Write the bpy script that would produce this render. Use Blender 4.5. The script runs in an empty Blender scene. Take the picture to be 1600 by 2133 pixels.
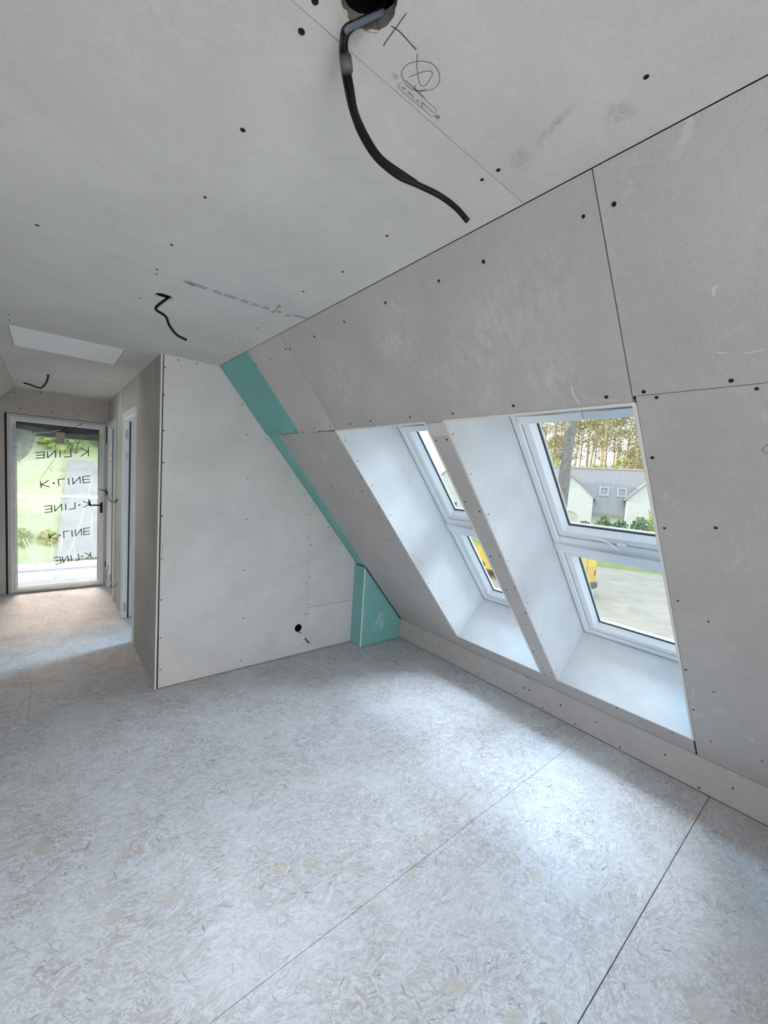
import bpy, bmesh, math, random, json
from mathutils import Vector, Matrix
from mathutils.geometry import tessellate_polygon

# ---------------------------------------------------------------- camera, sky, light, exposure
SC = bpy.context.scene
COL = SC.collection
cd = bpy.data.cameras.new('camera'); cam = bpy.data.objects.new('camera', cd); COL.objects.link(cam)
FW = Vector((0.63712118, 0.76642677, -0.08164928)); RT = Vector((0.77076236, -0.63372927, 0.06567044)); UP = Vector((0.00141195, 0.10477222, 0.99449524))
cam.matrix_world = Matrix(((RT.x, UP.x, -FW.x, 0), (RT.y, UP.y, -FW.y, 0), (RT.z, UP.z, -FW.z, 1.6805), (0, 0, 0, 1)))
cd.sensor_fit = 'HORIZONTAL'; cd.sensor_width = 36.0; cd.lens = 845.927 / 1600 * 36; cd.clip_start = 0.02; cd.clip_end = 500
SC.camera = cam
SC.view_settings.view_transform = 'Standard'; SC.view_settings.look = 'None'
SC.view_settings.gamma = 1.0; SC.view_settings.use_curve_mapping = False
SC.view_settings.exposure = 0.6

w = bpy.data.worlds.new('sky'); SC.world = w; w.use_nodes = True
wn = w.node_tree.nodes; wl = w.node_tree.links
bg = wn['Background']; bg.inputs['Color'].default_value = (0.84, 0.89, 0.97, 1); bg.inputs['Strength'].default_value = 1.25

def area(name, loc, target, sx, sy, power, color):
    l = bpy.data.lights.new(name, 'AREA'); l.shape = 'RECTANGLE'; l.size = sx; l.size_y = sy
    l.energy = power; l.color = color
    o = bpy.data.objects.new(name, l); COL.objects.link(o); o.location = loc
    d = Vector(target) - Vector(loc); o.rotation_euler = d.to_track_quat('-Z', 'Y').to_euler()
    return o
sun = bpy.data.lights.new('sun', 'SUN'); sun.energy = 2.8; sun.color = (1.0, 0.74, 0.42); sun.angle = 0.01
so = bpy.data.objects.new('sun', sun); COL.objects.link(so); so.location = (-20, -10, 15)
so.rotation_euler = Vector((0.5, -0.87, -0.15)).to_track_quat('-Z', 'Y').to_euler()
COOL = (0.80, 0.91, 1.0); PALE = (0.95, 0.97, 1.0); WARM = (1.0, 0.96, 0.90)
# area lamps outside windows and added openings, shining in
# (place, aim, size, size, watts, colour): most stand for sky light at windows and the end door;
# the two rear ones and the last are fill at made-up openings
LAMPS = [
    ((6.3, 1.4, 4.9), (2.9, 1.4, 1.1), 5.0, 3.4, 860, (0.68, 0.82, 1.0)),
    ((5.6, 6.0, 4.3), (2.8, 4.65, 1.1), 2.4, 2.4, 1000, (0.42, 0.71, 1.0)),
    ((-1.5, -3.7, 1.3), (1.3, 3.2, 1.2), 4.4, 2.8, 270, (0.97, 0.97, 1.0)),  # added fill for the partition, through a made-up rear opening
    ((-0.9, -3.5, -0.6), (0.2, 1.9, 2.6), 2.6, 1.6, 85, (0.98, 0.97, 1.0)),  # added upward fill for the ceiling, same rear opening
    ((-5.6, 0.9, 4.4), (-2.2, 1.0, 1.1), 4.0, 3.0, 160, (0.84, 0.90, 1.0)),
    ((0.3, 13.0, 6.5), (0.1, 6.2, 0.5), 3.0, 3.0, 1250, (1.0, 0.80, 0.68)),
    ((-4.8, 4.9, -0.4), (-1.2, 4.9, 1.5), 3.4, 3.2, 750, (1.0, 0.96, 0.94)),  # added fill for the corridor ceiling, through a made-up left window
]
for lp in LAMPS:
    area('daylight_fill', *lp)

# ---------------------------------------------------------------- helpers
T = json.loads(r'''{"scr_ceiling":[[0.343,0.725],[0.337,0.668],[0.343,1.005],[0.348,1.314],[0.336,1.668],[0.861,1.374],[0.837,1.64],[0.832,1.077],[0.848,0.719],[0.85,0.672],[0.852,0.352],[0.335,1.913],[0.342,1.961],[0.334,2.298],[0.833,1.86],[0.835,1.889],[0.841,1.957],[0.875,2.235],[0.879,2.5],[0.858,2.822],[-0.028,1.883],[-0.17,3.165],[-0.173,3.282]],"scr_slope":[[0.089,0.553],[0.092,0.48],[0.09,0.865],[0.088,1.055],[0.081,1.344],[0.081,1.643],[0.087,1.922],[0.084,2.25],[0.091,2.204],[0.603,0.589],[0.598,0.93],[0.603,1.239],[0.599,1.516],[0.596,1.836],[0.6,2.036],[0.598,2.266],[0.599,0.481],[0.622,0.45],[0.594,0.276],[0.625,0.226],[0.1,2.483],[0.097,2.69],[0.096,2.73],[0.094,3.07],[0.602,2.465],[0.608,2.662],[0.626,2.648],[0.629,2.423],[0.693,2.257],[1.009,2.258],[1.147,2.474],[1.138,2.345],[1.128,2.754],[1.281,2.264],[1.583,2.255],[1.635,2.416],[1.638,2.73],[2.162,2.454],[1.863,2.24],[0.596,3.01],[0.609,2.752],[0.623,3.18],[0.634,2.965],[2.185,2.255],[0.74,1.414],[0.738,1.34],[1.136,1.408],[1.193,1.336],[1.549,1.404],[1.526,1.33],[1.845,1.402],[1.792,1.32],[2.034,1.327],[2.186,1.403],[2.377,1.321],[2.489,1.407],[2.696,1.335],[2.768,1.402],[2.682,1.4],[2.79,1.176],[2.79,0.916],[2.801,0.615],[0.841,0.487],[1.157,0.485],[1.128,0.334],[1.562,0.48],[1.653,0.383],[2.069,0.492],[2.18,0.392],[2.425,0.488],[2.695,0.43],[2.67,0.225]],"scr_w1":[[0.723,0.021],[0.892,0.025],[1.098,0.027],[1.374,0.029],[1.571,0.028],[1.78,0.022],[2.095,0.021],[2.335,0.027],[2.608,0.019]],"scr_w2":[[0.717,0.014],[0.956,0.016],[1.221,0.017],[1.572,0.015],[1.949,0.021],[2.274,0.018],[2.673,0.021]],"scr_knee":[[1.604,0.201],[1.611,0.107],[1.57,0.11],[1.685,0.033],[1.448,0.025],[1.317,0.109],[1.203,0.024],[1.068,0.11],[0.902,0.021],[0.659,0.115],[0.479,0.02],[0.336,0.112],[2.941,0.112],[3.036,0.021],[2.195,0.13],[2.522,0.116],[2.397,0.032],[2.052,0.029],[1.882,0.119]],"scr_part":[[0.633,2.358],[0.63,2.165],[0.633,1.919],[0.635,1.691],[0.634,1.305],[0.639,0.989],[0.64,0.683],[0.642,0.394],[0.644,0.149],[1.189,2.192],[1.231,1.958],[1.254,1.608],[1.258,1.273],[1.252,0.847],[1.261,0.438],[1.254,0.07],[1.4,1.946],[1.602,1.709],[1.786,1.498],[1.884,1.383],[2.045,1.189],[2.192,1.02],[1.838,1.311],[1.836,1.092],[1.867,1.028],[1.838,0.875],[1.87,0.73],[1.837,0.672],[1.88,0.465],[1.839,0.378],[1.874,0.372],[1.845,0.078],[0.719,2.427],[0.841,2.431]],"scr_box":[[2.396,0.654],[2.552,0.587],[2.396,0.348],[2.71,0.406],[2.838,0.244],[2.399,0.114]],"scr_end":[[-0.303,2.393],[-0.256,2.216],[0.042,2.226],[0.297,2.235],[0.192,2.443],[-0.072,2.436]],"cable_a":[[0.4472,0.6279,2.4911],[0.4096,0.6276,2.4395],[0.3719,0.6221,2.3996],[0.386,0.6573,2.4116],[0.409,0.6912,2.4197],[0.42,0.6916,2.3868],[0.4345,0.6886,2.3486],[0.454,0.6817,2.314],[0.4779,0.6647,2.2795],[0.5111,0.6408,2.2534],[0.5441,0.6188,2.2423],[0.5795,0.5943,2.2285],[0.6083,0.575,2.2102],[0.6301,0.5612,2.1891]],"cable_b":[[0.4484,0.6142,2.494],[0.4251,0.6232,2.4582],[0.3867,0.6176,2.4123],[0.3968,0.6636,2.4325],[0.4106,0.6822,2.4209],[0.4223,0.6799,2.3807],[0.4377,0.6831,2.3472],[0.4624,0.6788,2.3162],[0.4857,0.6625,2.2833],[0.5173,0.6434,2.2646],[0.5483,0.6266,2.2508]],"tape":[[0.4025,0.6722,2.411],[0.407,0.6715,2.3909]],"cable2":[[0.4018,2.2295,2.4738],[0.4399,2.1973,2.4681],[0.4198,2.1847,2.4386],[0.3848,2.1834,2.3973],[0.381,2.1712,2.3759],[0.413,2.1419,2.3504],[0.4264,2.1264,2.3102],[0.4516,2.1013,2.271],[0.4853,2.071,2.25]],"dh":3.8580694501621258,"cable3":[[-0.0008,5.1175,2.4598],[-0.0008,5.1142,2.4281],[-0.0114,5.1185,2.3863],[-0.0291,5.1292,2.3486],[-0.0537,5.147,2.3238],[-0.0888,5.1769,2.3299],[-0.1345,5.2168,2.3486],[-0.1767,5.2529,2.3587]],"cable4":[[1.7665,3.2828,0.2442],[1.7714,3.2242,0.2221],[1.7858,3.157,0.1931],[1.8044,3.0996,0.1673]],"hole1":[[0.398,0.6]],"wire1":[[0.4961,6.4218,1.3069],[0.588,6.36,1.27],[0.6,6.421,1.2348],[0.59,6.2011,1.2014],[0.585,5.8414,1.1834],[0.592,5.5438,1.2092],[0.607,5.473,1.2484]],"wire2":[[0.6,6.2278,0.3256],[0.585,6.2763,0.1765],[0.585,6.1062,0.1407],[0.585,5.7484,0.1621],[0.592,5.4553,0.2463],[0.607,5.3854,0.301]],"pen":[[[0.458,0.577],[0.46,0.607],[0.462,0.639],[0.464,0.644]],[[0.452,0.611],[0.461,0.608],[0.474,0.607],[0.491,0.608],[0.511,0.609]],[[0.5,0.608],[0.514,0.605]],[[0.515,0.611],[0.528,0.626],[0.542,0.638],[0.559,0.649],[0.567,0.648],[0.569,0.642],[0.565,0.624],[0.561,0.618],[0.555,0.618],[0.547,0.628],[0.54,0.642],[0.534,0.655]],[[0.524,0.624],[0.517,0.636],[0.516,0.651],[0.521,0.66],[0.536,0.668],[0.549,0.669],[0.562,0.665],[0.574,0.655],[0.585,0.639],[0.585,0.625],[0.58,0.616],[0.565,0.607],[0.55,0.606],[0.538,0.611],[0.529,0.618],[0.524,0.624]],[[0.532,0.664],[0.557,0.663],[0.586,0.663]],[[0.554,0.656],[0.561,0.664],[0.569,0.659],[0.576,0.647]],[[0.531,0.672],[0.531,0.681],[0.538,0.684],[0.571,0.684],[0.598,0.683],[0.628,0.682],[0.627,0.672]],[[0.534,0.663],[0.583,0.665],[0.615,0.665],[0.623,0.666],[0.626,0.673]],[[0.597,0.684],[0.593,0.674],[0.626,0.674]]],"stamp":[[0.541,0.677],[0.55,0.676],[0.562,0.678],[0.573,0.676],[0.582,0.677],[0.613,0.679],[0.636,0.675],[0.51,0.677],[0.509,0.666],[0.518,0.677],[0.518,0.667]],"dash":[[[0.438,1.929],[0.486,1.943]],[[0.456,1.936],[0.531,1.941]],[[0.558,1.939],[0.594,1.943]],[[0.604,1.939],[0.66,1.938]],[[0.681,1.938],[0.715,1.94]],[[0.728,1.942],[0.767,1.94]],[[0.781,1.937],[0.815,1.936]],[[0.836,1.93],[0.875,1.934]],[[0.899,1.94],[0.927,1.936]],[[0.93,1.914],[0.99,1.891]]],"pen2":[[[0.428,1.909],[0.453,1.926],[0.528,1.928]],[[0.453,1.863],[0.453,1.926]],[[0.512,2.155],[0.56,2.157]],[[0.337,2.127],[0.348,2.054]]],"arrow":[[0.795,0.205],[0.814,0.217],[0.814,0.217],[0.827,0.205]],"circ":[[0.688,2.933],[0.679,2.827],[0.743,2.855],[0.786,2.938],[0.763,2.991],[0.688,2.933]],"rows":[[[-0.118,1.65],[0.397,1.72],[0.394,1.835],[-0.118,1.715]],[[-0.066,1.297],[0.419,1.389],[0.414,1.469],[-0.075,1.372]],[[-0.035,0.992],[0.418,1.072],[0.418,1.147],[-0.04,1.069]],[[0.012,0.65],[0.418,0.714],[0.414,0.796],[0.005,0.729]],[[0.068,0.343],[0.432,0.396],[0.422,0.473],[0.055,0.424]]],"crease":[[[0.463,1.571],[0.383,1.158],[0.368,1.112],[0.298,0.791],[0.25,0.615],[0.201,0.457],[0.105,0.234],[0.051,0.133]],[[0.139,0.725],[0.112,0.437],[0.092,0.288],[0.058,0.141]],[[0.025,0.643],[0.039,0.538],[0.004,0.139]],[[0.243,0.597],[0.264,0.48],[0.257,0.399],[0.195,0.297]],[[0.419,1.112],[0.384,0.87]],[[0.434,1.013],[0.436,0.569]],[[-0.238,0.68],[-0.151,0.43],[-0.087,0.253]],[[-0.207,0.679],[-0.087,0.391],[-0.035,0.239]],[[-0.283,0.28],[-0.177,0.21],[-0.081,0.148]],[[-0.078,1.148],[-0.224,0.864]],[[-0.291,1.929],[-0.139,1.944],[0.0,1.969],[0.118,2.017]],[[-0.114,1.963],[-0.136,1.851]],[[-0.285,1.906],[-0.146,1.825]]],"smudge":[[[0.336,2.122],[0.291,2.09]],[[0.28,2.072],[0.239,2.049]],[[0.205,2.007],[0.182,1.978]],[[0.158,1.946],[0.125,1.908]],[[0.198,2.052],[0.118,2.013]],[[-0.142,1.842],[-0.051,1.831],[0.026,1.847],[0.092,1.871]],[[0.118,1.887],[0.052,1.871]]],"pen_film":[[[0.052,1.548],[0.026,1.542],[0.018,1.516],[0.039,1.496],[0.055,1.501]],[[0.068,1.494],[0.092,1.546],[0.108,1.5]],[[0.075,1.513],[0.106,1.517]],[[0.122,1.501],[0.122,1.548],[0.148,1.541],[0.125,1.523],[0.155,1.512],[0.122,1.501]],[[0.026,1.453],[0.035,1.471],[0.045,1.463]],[[0.055,1.438],[0.078,1.439]],[[0.105,1.436],[0.122,1.458],[0.128,1.442],[0.108,1.436]],[[0.145,1.46],[0.159,1.452],[0.145,1.434]],[[0.085,1.698],[-0.0,1.54],[-0.084,1.384]],[[0.139,1.249],[0.142,1.279],[0.159,1.271]],[[0.166,1.241],[0.179,1.276],[0.193,1.246]],[[0.207,1.251],[0.227,1.269]],[[0.248,1.239],[0.255,1.265]],[[0.065,1.183],[0.159,1.172],[0.248,1.187]]],"rail":[[-0.351,8.0,1.075],[0.568,8.0,1.097],[-0.357,8.0,0.009],[0.581,8.0,0.044],[-0.003,8.0,1.931],[-0.358,8.0,-0.093]],"hinges":[[0.66,5.437,1.983],[0.66,5.416,1.76],[0.66,5.406,1.015],[0.66,5.408,0.097]],"door2cas":[[0.608,6.471,2.167],[0.608,5.729,2.17],[0.608,6.112,2.104],[0.608,5.762,2.091],[0.608,5.88,0.166],[0.608,5.602,0.025],[0.608,5.473,1.268],[0.608,5.464,1.176],[0.608,5.016,0.15],[0.608,4.241,2.165],[0.608,5.085,2.192],[0.608,4.962,2.127],[0.608,4.295,2.122]],"core":[[0.4312,0.6045,2.4526],[0.3975,0.6025,2.4157],[0.364,0.6002,2.3779],[0.3593,0.6047,2.3711]]}''')
H, K = 2.45, 0.2033
X0, X1, X2 = 0.6079, 1.0, 2.9023
Y1, Y1B, Y2 = 3.2686, 3.0974, 6.5
XL = -0.29; XLK = XL - (X2 - X1)
YB = -1.7
SL = math.hypot(X2 - X1, H - K)
def S(h):
    c = [int(h[i:i + 2], 16) / 255 for i in (0, 2, 4)]
    return tuple(v / 12.92 if v <= .04045 else ((v + .055) / 1.055) ** 2.4 for v in c) + (1,)

class Plane:
    def __init__(s, o, u, v, n): s.o, s.u, s.v, s.n = Vector(o), Vector(u), Vector(v), Vector(n)
    def p(s, a, b, c=0): return s.o + s.u * a + s.v * b + s.n * c
cs, sn = (X2 - X1) / SL, (H - K) / SL
SLOPE = Plane((X1, 0, H), (0, 1, 0), (cs, 0, -sn), (sn, 0, cs))         # u = y, v = down the slope, n = outwards
SLOPEL = Plane((XL, 0, H), (0, 1, 0), (-cs, 0, -sn), (-sn, 0, cs))
CEIL = Plane((0, 0, H), (1, 0, 0), (0, 1, 0), (0, 0, 1))
FLOOR = Plane((0, 0, 0), (1, 0, 0), (0, 1, 0), (0, 0, -1))
KNEE = Plane((X2, 0, 0), (0, 1, 0), (0, 0, 1), (1, 0, 0))
KNEEL = Plane((XLK, 0, 0), (0, 1, 0), (0, 0, 1), (-1, 0, 0))
PART = Plane((0, Y1, 0), (1, 0, 0), (0, 0, 1), (0, 1, 0))
CORR = Plane((X0, 0, 0), (0, 1, 0), (0, 0, 1), (1, 0, 0))
ENDW = Plane((0, Y2, 0), (1, 0, 0), (0, 0, 1), (0, 1, 0))
BACK = Plane((0, YB, 0), (1, 0, 0), (0, 0, 1), (0, -1, 0))

def tag(o, label=None, cat=None, group=None, kind=None):
    if label: o['label'] = label
    if cat: o['category'] = cat
    if group: o['group'] = group
    if kind: o['kind'] = kind
    return o
def obj(name, bm, mat, parent=None, smooth=False, recenter=True):
    me = bpy.data.meshes.new(name)
    bmesh.ops.recalc_face_normals(bm, faces=bm.faces)
    c = Vector((0, 0, 0))
    if recenter and len(bm.verts):
        lo = Vector([min(v.co[i] for v in bm.verts) for i in range(3)]); hi = Vector([max(v.co[i] for v in bm.verts) for i in range(3)])
        c = (lo + hi) / 2; c.z = lo.z
        bmesh.ops.translate(bm, verts=bm.verts, vec=-c)
    bm.to_mesh(me); bm.free()
    if mat: me.materials.append(mat)
    if smooth:
        for f in me.polygons: f.use_smooth = True
    o = bpy.data.objects.new(name, me); COL.objects.link(o); o.location = c
    if parent is not None:
        o.parent = parent; o.location = c - parent.location
    return o
def empty(name, loc=(0, 0, 0)):
    o = bpy.data.objects.new(name, None); COL.objects.link(o); o.location = loc; o.empty_display_size = .1
    return o
def box(bm, x0, x1, y0, y1, z0, z1, pl=None):
    P = (lambda a, b, c: pl.p(a, b, c)) if pl else (lambda a, b, c: Vector((a, b, c)))
    vs = [bm.verts.new(P(a, b, c)) for c in (z0, z1) for b in (y0, y1) for a in (x0, x1)]
    for f in ((0, 1, 3, 2), (4, 5, 7, 6), (0, 1, 5, 4), (2, 3, 7, 6), (0, 2, 6, 4), (1, 3, 7, 5)): bm.faces.new([vs[i] for i in f])
def bevbox(bm, x0, x1, y0, y1, z0, z1, r, pl=None):
    t = bmesh.new(); box(t, x0, x1, y0, y1, z0, z1, pl)
    bmesh.ops.bevel(t, geom=t.edges[:], offset=r, segments=2, affect='EDGES', profile=.5)
    merge(bm, t)
def merge(bm, t):
    me = bpy.data.meshes.new('tmp'); t.to_mesh(me); t.free(); bm.from_mesh(me); bpy.data.meshes.remove(me)
def plate(bm, outer, holes, pl, n0, n1):
    loops = [outer] + holes
    tri = tessellate_polygon([[Vector((a, b, 0)) for a, b in L] for L in loops])
    flat = [q for L in loops for q in L]
    lo = [bm.verts.new(pl.p(a, b, n0)) for a, b in flat]; hi = [bm.verts.new(pl.p(a, b, n1)) for a, b in flat]
    for t in tri:
        try: bm.faces.new([lo[i] for i in t]); bm.faces.new([hi[i] for i in t][::-1])
        except ValueError: pass
    k = 0
    for L in loops:
        m = len(L)
        for i in range(m):
            j = (i + 1) % m; bm.faces.new((lo[k + i], lo[k + j], hi[k + j], hi[k + i]))
        k += m
def rect(a0, a1, b0, b1): return [(a0, b0), (a1, b0), (a1, b1), (a0, b1)]
def tube(bm, pts, r, seg=10, caps=True, radii=None):
    pts = [Vector(q) for q in pts]; n = len(pts); rings = []
    t0 = (pts[1] - pts[0]).normalized(); a = Vector((0, 0, 1)) if abs(t0.z) < .9 else Vector((1, 0, 0)); u = t0.cross(a).normalized()
    for i, q in enumerate(pts):
        t = (pts[min(i + 1, n - 1)] - pts[max(i - 1, 0)]).normalized()
        u = (u - t * u.dot(t)).normalized(); v = t.cross(u); rr = radii[i] if radii else r
        rings.append([bm.verts.new(q + (u * math.cos(k * math.tau / seg) + v * math.sin(k * math.tau / seg)) * rr) for k in range(seg)])
    for i in range(n - 1):
        for k in range(seg): bm.faces.new((rings[i][k], rings[i][(k + 1) % seg], rings[i + 1][(k + 1) % seg], rings[i + 1][k]))
    if caps: bm.faces.new(rings[0][::-1]); bm.faces.new(rings[-1])
def spline(pts, sub=6):
    P = [Vector(q) for q in pts]; P = [P[0] * 2 - P[1]] + P + [P[-1] * 2 - P[-2]]; out = []
    for i in range(1, len(P) - 2):
        a, b, c, d = P[i - 1:i + 3]
        for k in range(sub):
            t = k / sub
            out.append(.5 * ((2 * b) + (c - a) * t + (2 * a - 5 * b + 4 * c - d) * t * t + (3 * b - a - 3 * c + d) * t ** 3))
    out.append(P[-2]); return out
def ribbon(bm, pl, pts, wd, n0, taper=False):
    """flat pen or print stroke lying on a plane"""
    pts = [Vector((a, b, 0)) for a, b in pts]; m = len(pts); L = []
    for i, q in enumerate(pts):
        t = (pts[min(i + 1, m - 1)] - pts[max(i - 1, 0)]); t = t.normalized() if t.length > 1e-9 else Vector((1, 0, 0))
        w_ = wd * (.35 if taper and i in (0, m - 1) else 1) / 2; nn = Vector((-t.y, t.x, 0)) * w_
        L.append((bm.verts.new(pl.p(*(q + nn).xy, n0)), bm.verts.new(pl.p(*(q - nn).xy, n0))))
    for i in range(m - 1): bm.faces.new((L[i][0], L[i][1], L[i + 1][1], L[i + 1][0]))
def ring(bm, pl, r, prof):
    """mitred frame around rectangle r=(u0,u1,v0,v1); prof = (inset, n) closed section"""
    u0, u1, v0, v1 = r; rs = []
    for d, n in prof: rs.append([bm.verts.new(pl.p(a, b, n)) for a, b in ((u0 + d, v0 + d), (u1 - d, v0 + d), (u1 - d, v1 - d), (u0 + d, v1 - d))])
    m = len(prof)
    for i in range(m):
        j = (i + 1) % m
        for k in range(4):
            l = (k + 1) % 4; bm.faces.new((rs[i][k], rs[i][l], rs[j][l], rs[j][k]))
def text_mesh(body, size):
    c = bpy.data.curves.new('t', 'FONT'); c.body = body; c.size = size; c.align_x = 'LEFT'
    o = bpy.data.objects.new('t', c); COL.objects.link(o)
    dg = bpy.context.evaluated_depsgraph_get(); dg.update()
    me = bpy.data.meshes.new_from_object(o.evaluated_get(dg)); COL.objects.unlink(o); bpy.data.objects.remove(o)
    return me

# ---------------------------------------------------------------- materials
def mat(name, base=(.8, .8, .8, 1), rough=.8, metal=0, spec=.3):
    m = bpy.data.materials.new(name); m.use_nodes = True
    b = m.node_tree.nodes['Principled BSDF']
    b.inputs['Base Color'].default_value = base; b.inputs['Roughness'].default_value = rough
    b.inputs['Metallic'].default_value = metal; b.inputs['Specular IOR Level'].default_value = spec
    return m
class NT:
    def __init__(s, m): s.t = m.node_tree; s.b = s.t.nodes['Principled BSDF']
    def n(s, k, **kw):
        x = s.t.nodes.new(k)
        for a, v in kw.items():
            if hasattr(x, a) and a not in ('Scale',): setattr(x, a, v)
        return x
    def l(s, a, b): s.t.links.new(a, b)
    def coord(s): return s.n('ShaderNodeTexCoord').outputs['Object']
    def mapping(s, src, scale=(1, 1, 1), rot=(0, 0, 0), loc=(0, 0, 0)):
        x = s.n('ShaderNodeMapping'); x.inputs['Scale'].default_value = scale; x.inputs['Rotation'].default_value = rot; x.inputs['Location'].default_value = loc
        s.l(src, x.inputs['Vector']); return x.outputs['Vector']
    def noise(s, src, scale, detail=4, rough=.55, dist=0):
        x = s.n('ShaderNodeTexNoise'); x.inputs['Scale'].default_value = scale; x.inputs['Detail'].default_value = detail
        x.inputs['Roughness'].default_value = rough; x.inputs['Distortion'].default_value = dist; s.l(src, x.inputs['Vector']); return x
    def ramp(s, src, a, b, c0=(0, 0, 0, 1), c1=(1, 1, 1, 1)):
        x = s.n('ShaderNodeValToRGB'); e = x.color_ramp.elements; e[0].position = a; e[1].position = b; e[0].color = c0; e[1].color = c1
        s.l(src, x.inputs['Fac']); return x.outputs['Color']
    def mix(s, f, a, b, mode='MIX'):
        x = s.n('ShaderNodeMix'); x.data_type = 'RGBA'; x.blend_type = mode
        for v, i in ((f, 0), (a, 6), (b, 7)):
            if isinstance(v, (int, float, tuple)): x.inputs[i].default_value = v
            else: s.l(v, x.inputs[i])
        return x.outputs[2]
    def math(s, op, a, b=0.0):
        x = s.n('ShaderNodeMath'); x.operation = op
        for v, i in ((a, 0), (b, 1)):
            if isinstance(v, (int, float)): x.inputs[i].default_value = v
            else: s.l(v, x.inputs[i])
        return x.outputs[0]
    def bump(s, h, strength, dist=.002):
        x = s.n('ShaderNodeBump'); x.inputs['Strength'].default_value = strength; x.inputs['Distance'].default_value = dist
        s.l(h, x.inputs['Height']); s.l(x.outputs['Normal'], s.b.inputs['Normal'])

def board_mat(name, c, dust=.25, fibre=.10, dustcol=(.74, .73, .71, 1), spots=()):
    m = mat(name, c, .93, spec=.12); q = NT(m); co = q.coord()
    n1 = q.noise(co, 2.2, 5, .6, .4); n2 = q.noise(co, 26, 5, .7, .6); n3 = q.noise(q.mapping(co, (1, 1, 1), (0, 0, .5)), 160, 3, .7)
    dk = tuple(v * .86 for v in c[:3]) + (1,); lt = tuple(min(1, v * 1.10) for v in c[:3]) + (1,)
    a = q.mix(q.ramp(n1.outputs['Fac'], .3, .7), dk, lt)
    a = q.mix(fibre * 2.2, a, q.mix(q.ramp(n2.outputs['Fac'], .36, .66), dk, lt))
    a = q.mix(fibre * 2, a, q.mix(q.ramp(n3.outputs['Fac'], .35, .65), tuple(v * .7 for v in c[:3]) + (1,), lt))
    d = q.noise(q.mapping(co, (1, 1.6, 1), (.3, .2, .6)), 5.5, 8, .72, 1.2)
    d2 = q.noise(co, 1.3, 2, .5)
    f = q.math('MULTIPLY', q.ramp(d.outputs['Fac'], .56, .74), q.ramp(d2.outputs['Fac'], .45, .62))
    a = q.mix(q.math('MULTIPLY', f, dust), a, dustcol)
    if spots:
        pos = q.n('ShaderNodeNewGeometry').outputs['Position']; dn = q.noise(q.mapping(pos, (1, 2.2, 1), (.4, .7, .2)), 17, 8, .78, .3); dnr = q.ramp(dn.outputs['Fac'], .44, .66)
        for (px, py, pz), rad, amt in spots:
            vm = q.n('ShaderNodeVectorMath'); vm.operation = 'DISTANCE'; q.l(pos, vm.inputs[0]); vm.inputs[1].default_value = (px, py, pz)
            mr = q.n('ShaderNodeMapRange'); mr.inputs['From Min'].default_value = rad; mr.inputs['From Max'].default_value = rad * .15; mr.inputs['To Max'].default_value = amt; q.l(vm.outputs['Value'], mr.inputs['Value'])
            a = q.mix(q.math('MULTIPLY', mr.outputs[0], dnr), a, dustcol)
    q.l(a, q.b.inputs['Base Color'])
    q.bump(n3.outputs['Fac'], .12, .0015)
    return m
M = {}
M['board'] = board_mat('plasterboard_grey', (.635, .62, .60, 1), .35)
def _sp(y, s_): return (X1 + (X2 - X1) / SL * s_, y, H - (H - K) / SL * s_)
M['board_slope'] = board_mat('plasterboard_dusty_shaded', (.49, .47, .455, 1), .5, .14, spots=[(_sp(y, s_), r, am * .55) for y, s_, r, am in ((1.30, .15, .16, .7), (.97, .31, .22, .8), (1.21, .42, .16, .7), (.76, .53, .17, .8), (1.85, .23, .2, .6), (1.41, .25, .16, .8), (.75, .24, .2, .6), (1.6, .5, .2, .6), (1.95, .42, .2, .6), (1.05, .55, .12, .7))])  # dust is real; darker base also holds the shade of slope and knee
M['teal_box'] = board_mat('plasterboard_green_dusty', (.225, .49, .455, 1), .3, .07, (.66, .78, .77, 1), spots=[((2.60, Y1B, .20), .10, .9), ((2.63, Y1B, .28), .06, .8), ((2.74, Y1B, .26), .025, 1.0)])
M['board_plain'] = board_mat('plasterboard_plain', (.56, .54, .52, 1), .1, .05)
M['board_lit'] = board_mat('plasterboard_lit', (.65, .66, .665, 1), .2, .06, (.80, .80, .80, 1))  # same grey board as elsewhere, window light on reveals put into its colour
M['board_beige'] = board_mat('plasterboard_beige', (.46, .43, .40, 1), .15, .06)
M['teal'] = board_mat('plasterboard_green', (.225, .49, .455, 1), .35, .07, (.45, .6, .58, 1))
M['gypsum'] = mat('gypsum_core', (.74, .72, .68, 1), .9)
M['dark'] = mat('joint_shadow_gap', (.03, .028, .026, 1), .95, spec=.05)
M['black'] = mat('black_void', (.006, .006, .006, 1), .95, spec=.02)
M['white'] = mat('white_lacquer', (.80, .82, .84, 1), .38, spec=.45)
M['white2'] = mat('white_primer', (.66, .655, .65, 1), .55)
M['alu'] = mat('grey_aluminium', (.42, .43, .45, 1), .45, .15)
M['steel'] = mat('steel', (.45, .45, .45, 1), .35, .9)
M['joint'] = mat('grey_seal', (.20, .23, .25, 1), .8)
M['gasket'] = mat('black_gasket', (.03, .05, .055, 1), .6)
M['cable'] = mat('black_cable_sheath', (.004, .004, .005, 1), .42, spec=.28)
q = NT(M['cable']); wv = q.noise(q.mapping(q.coord(), (1, 1, 1)), 300, 3); q.bump(wv.outputs['Fac'], .4, .001)
M['cable_grey'] = mat('grey_cable_sheath', (.10, .12, .15, 1), .4, spec=.4)
M['tape'] = mat('grey_tape', (.10, .095, .105, 1), .55)
M['ink'] = mat('blue_grey_ink', (.25, .27, .30, 1), .9)
M['pencil'] = mat('pencil', (.075, .072, .078, 1), .9)
M['pencil_light'] = mat('faint_pencil', (.33, .30, .30, 1), .9)
M['screw'] = mat('black_phosphate_screw', (.012, .012, .012, 1), .6, .2)
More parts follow.
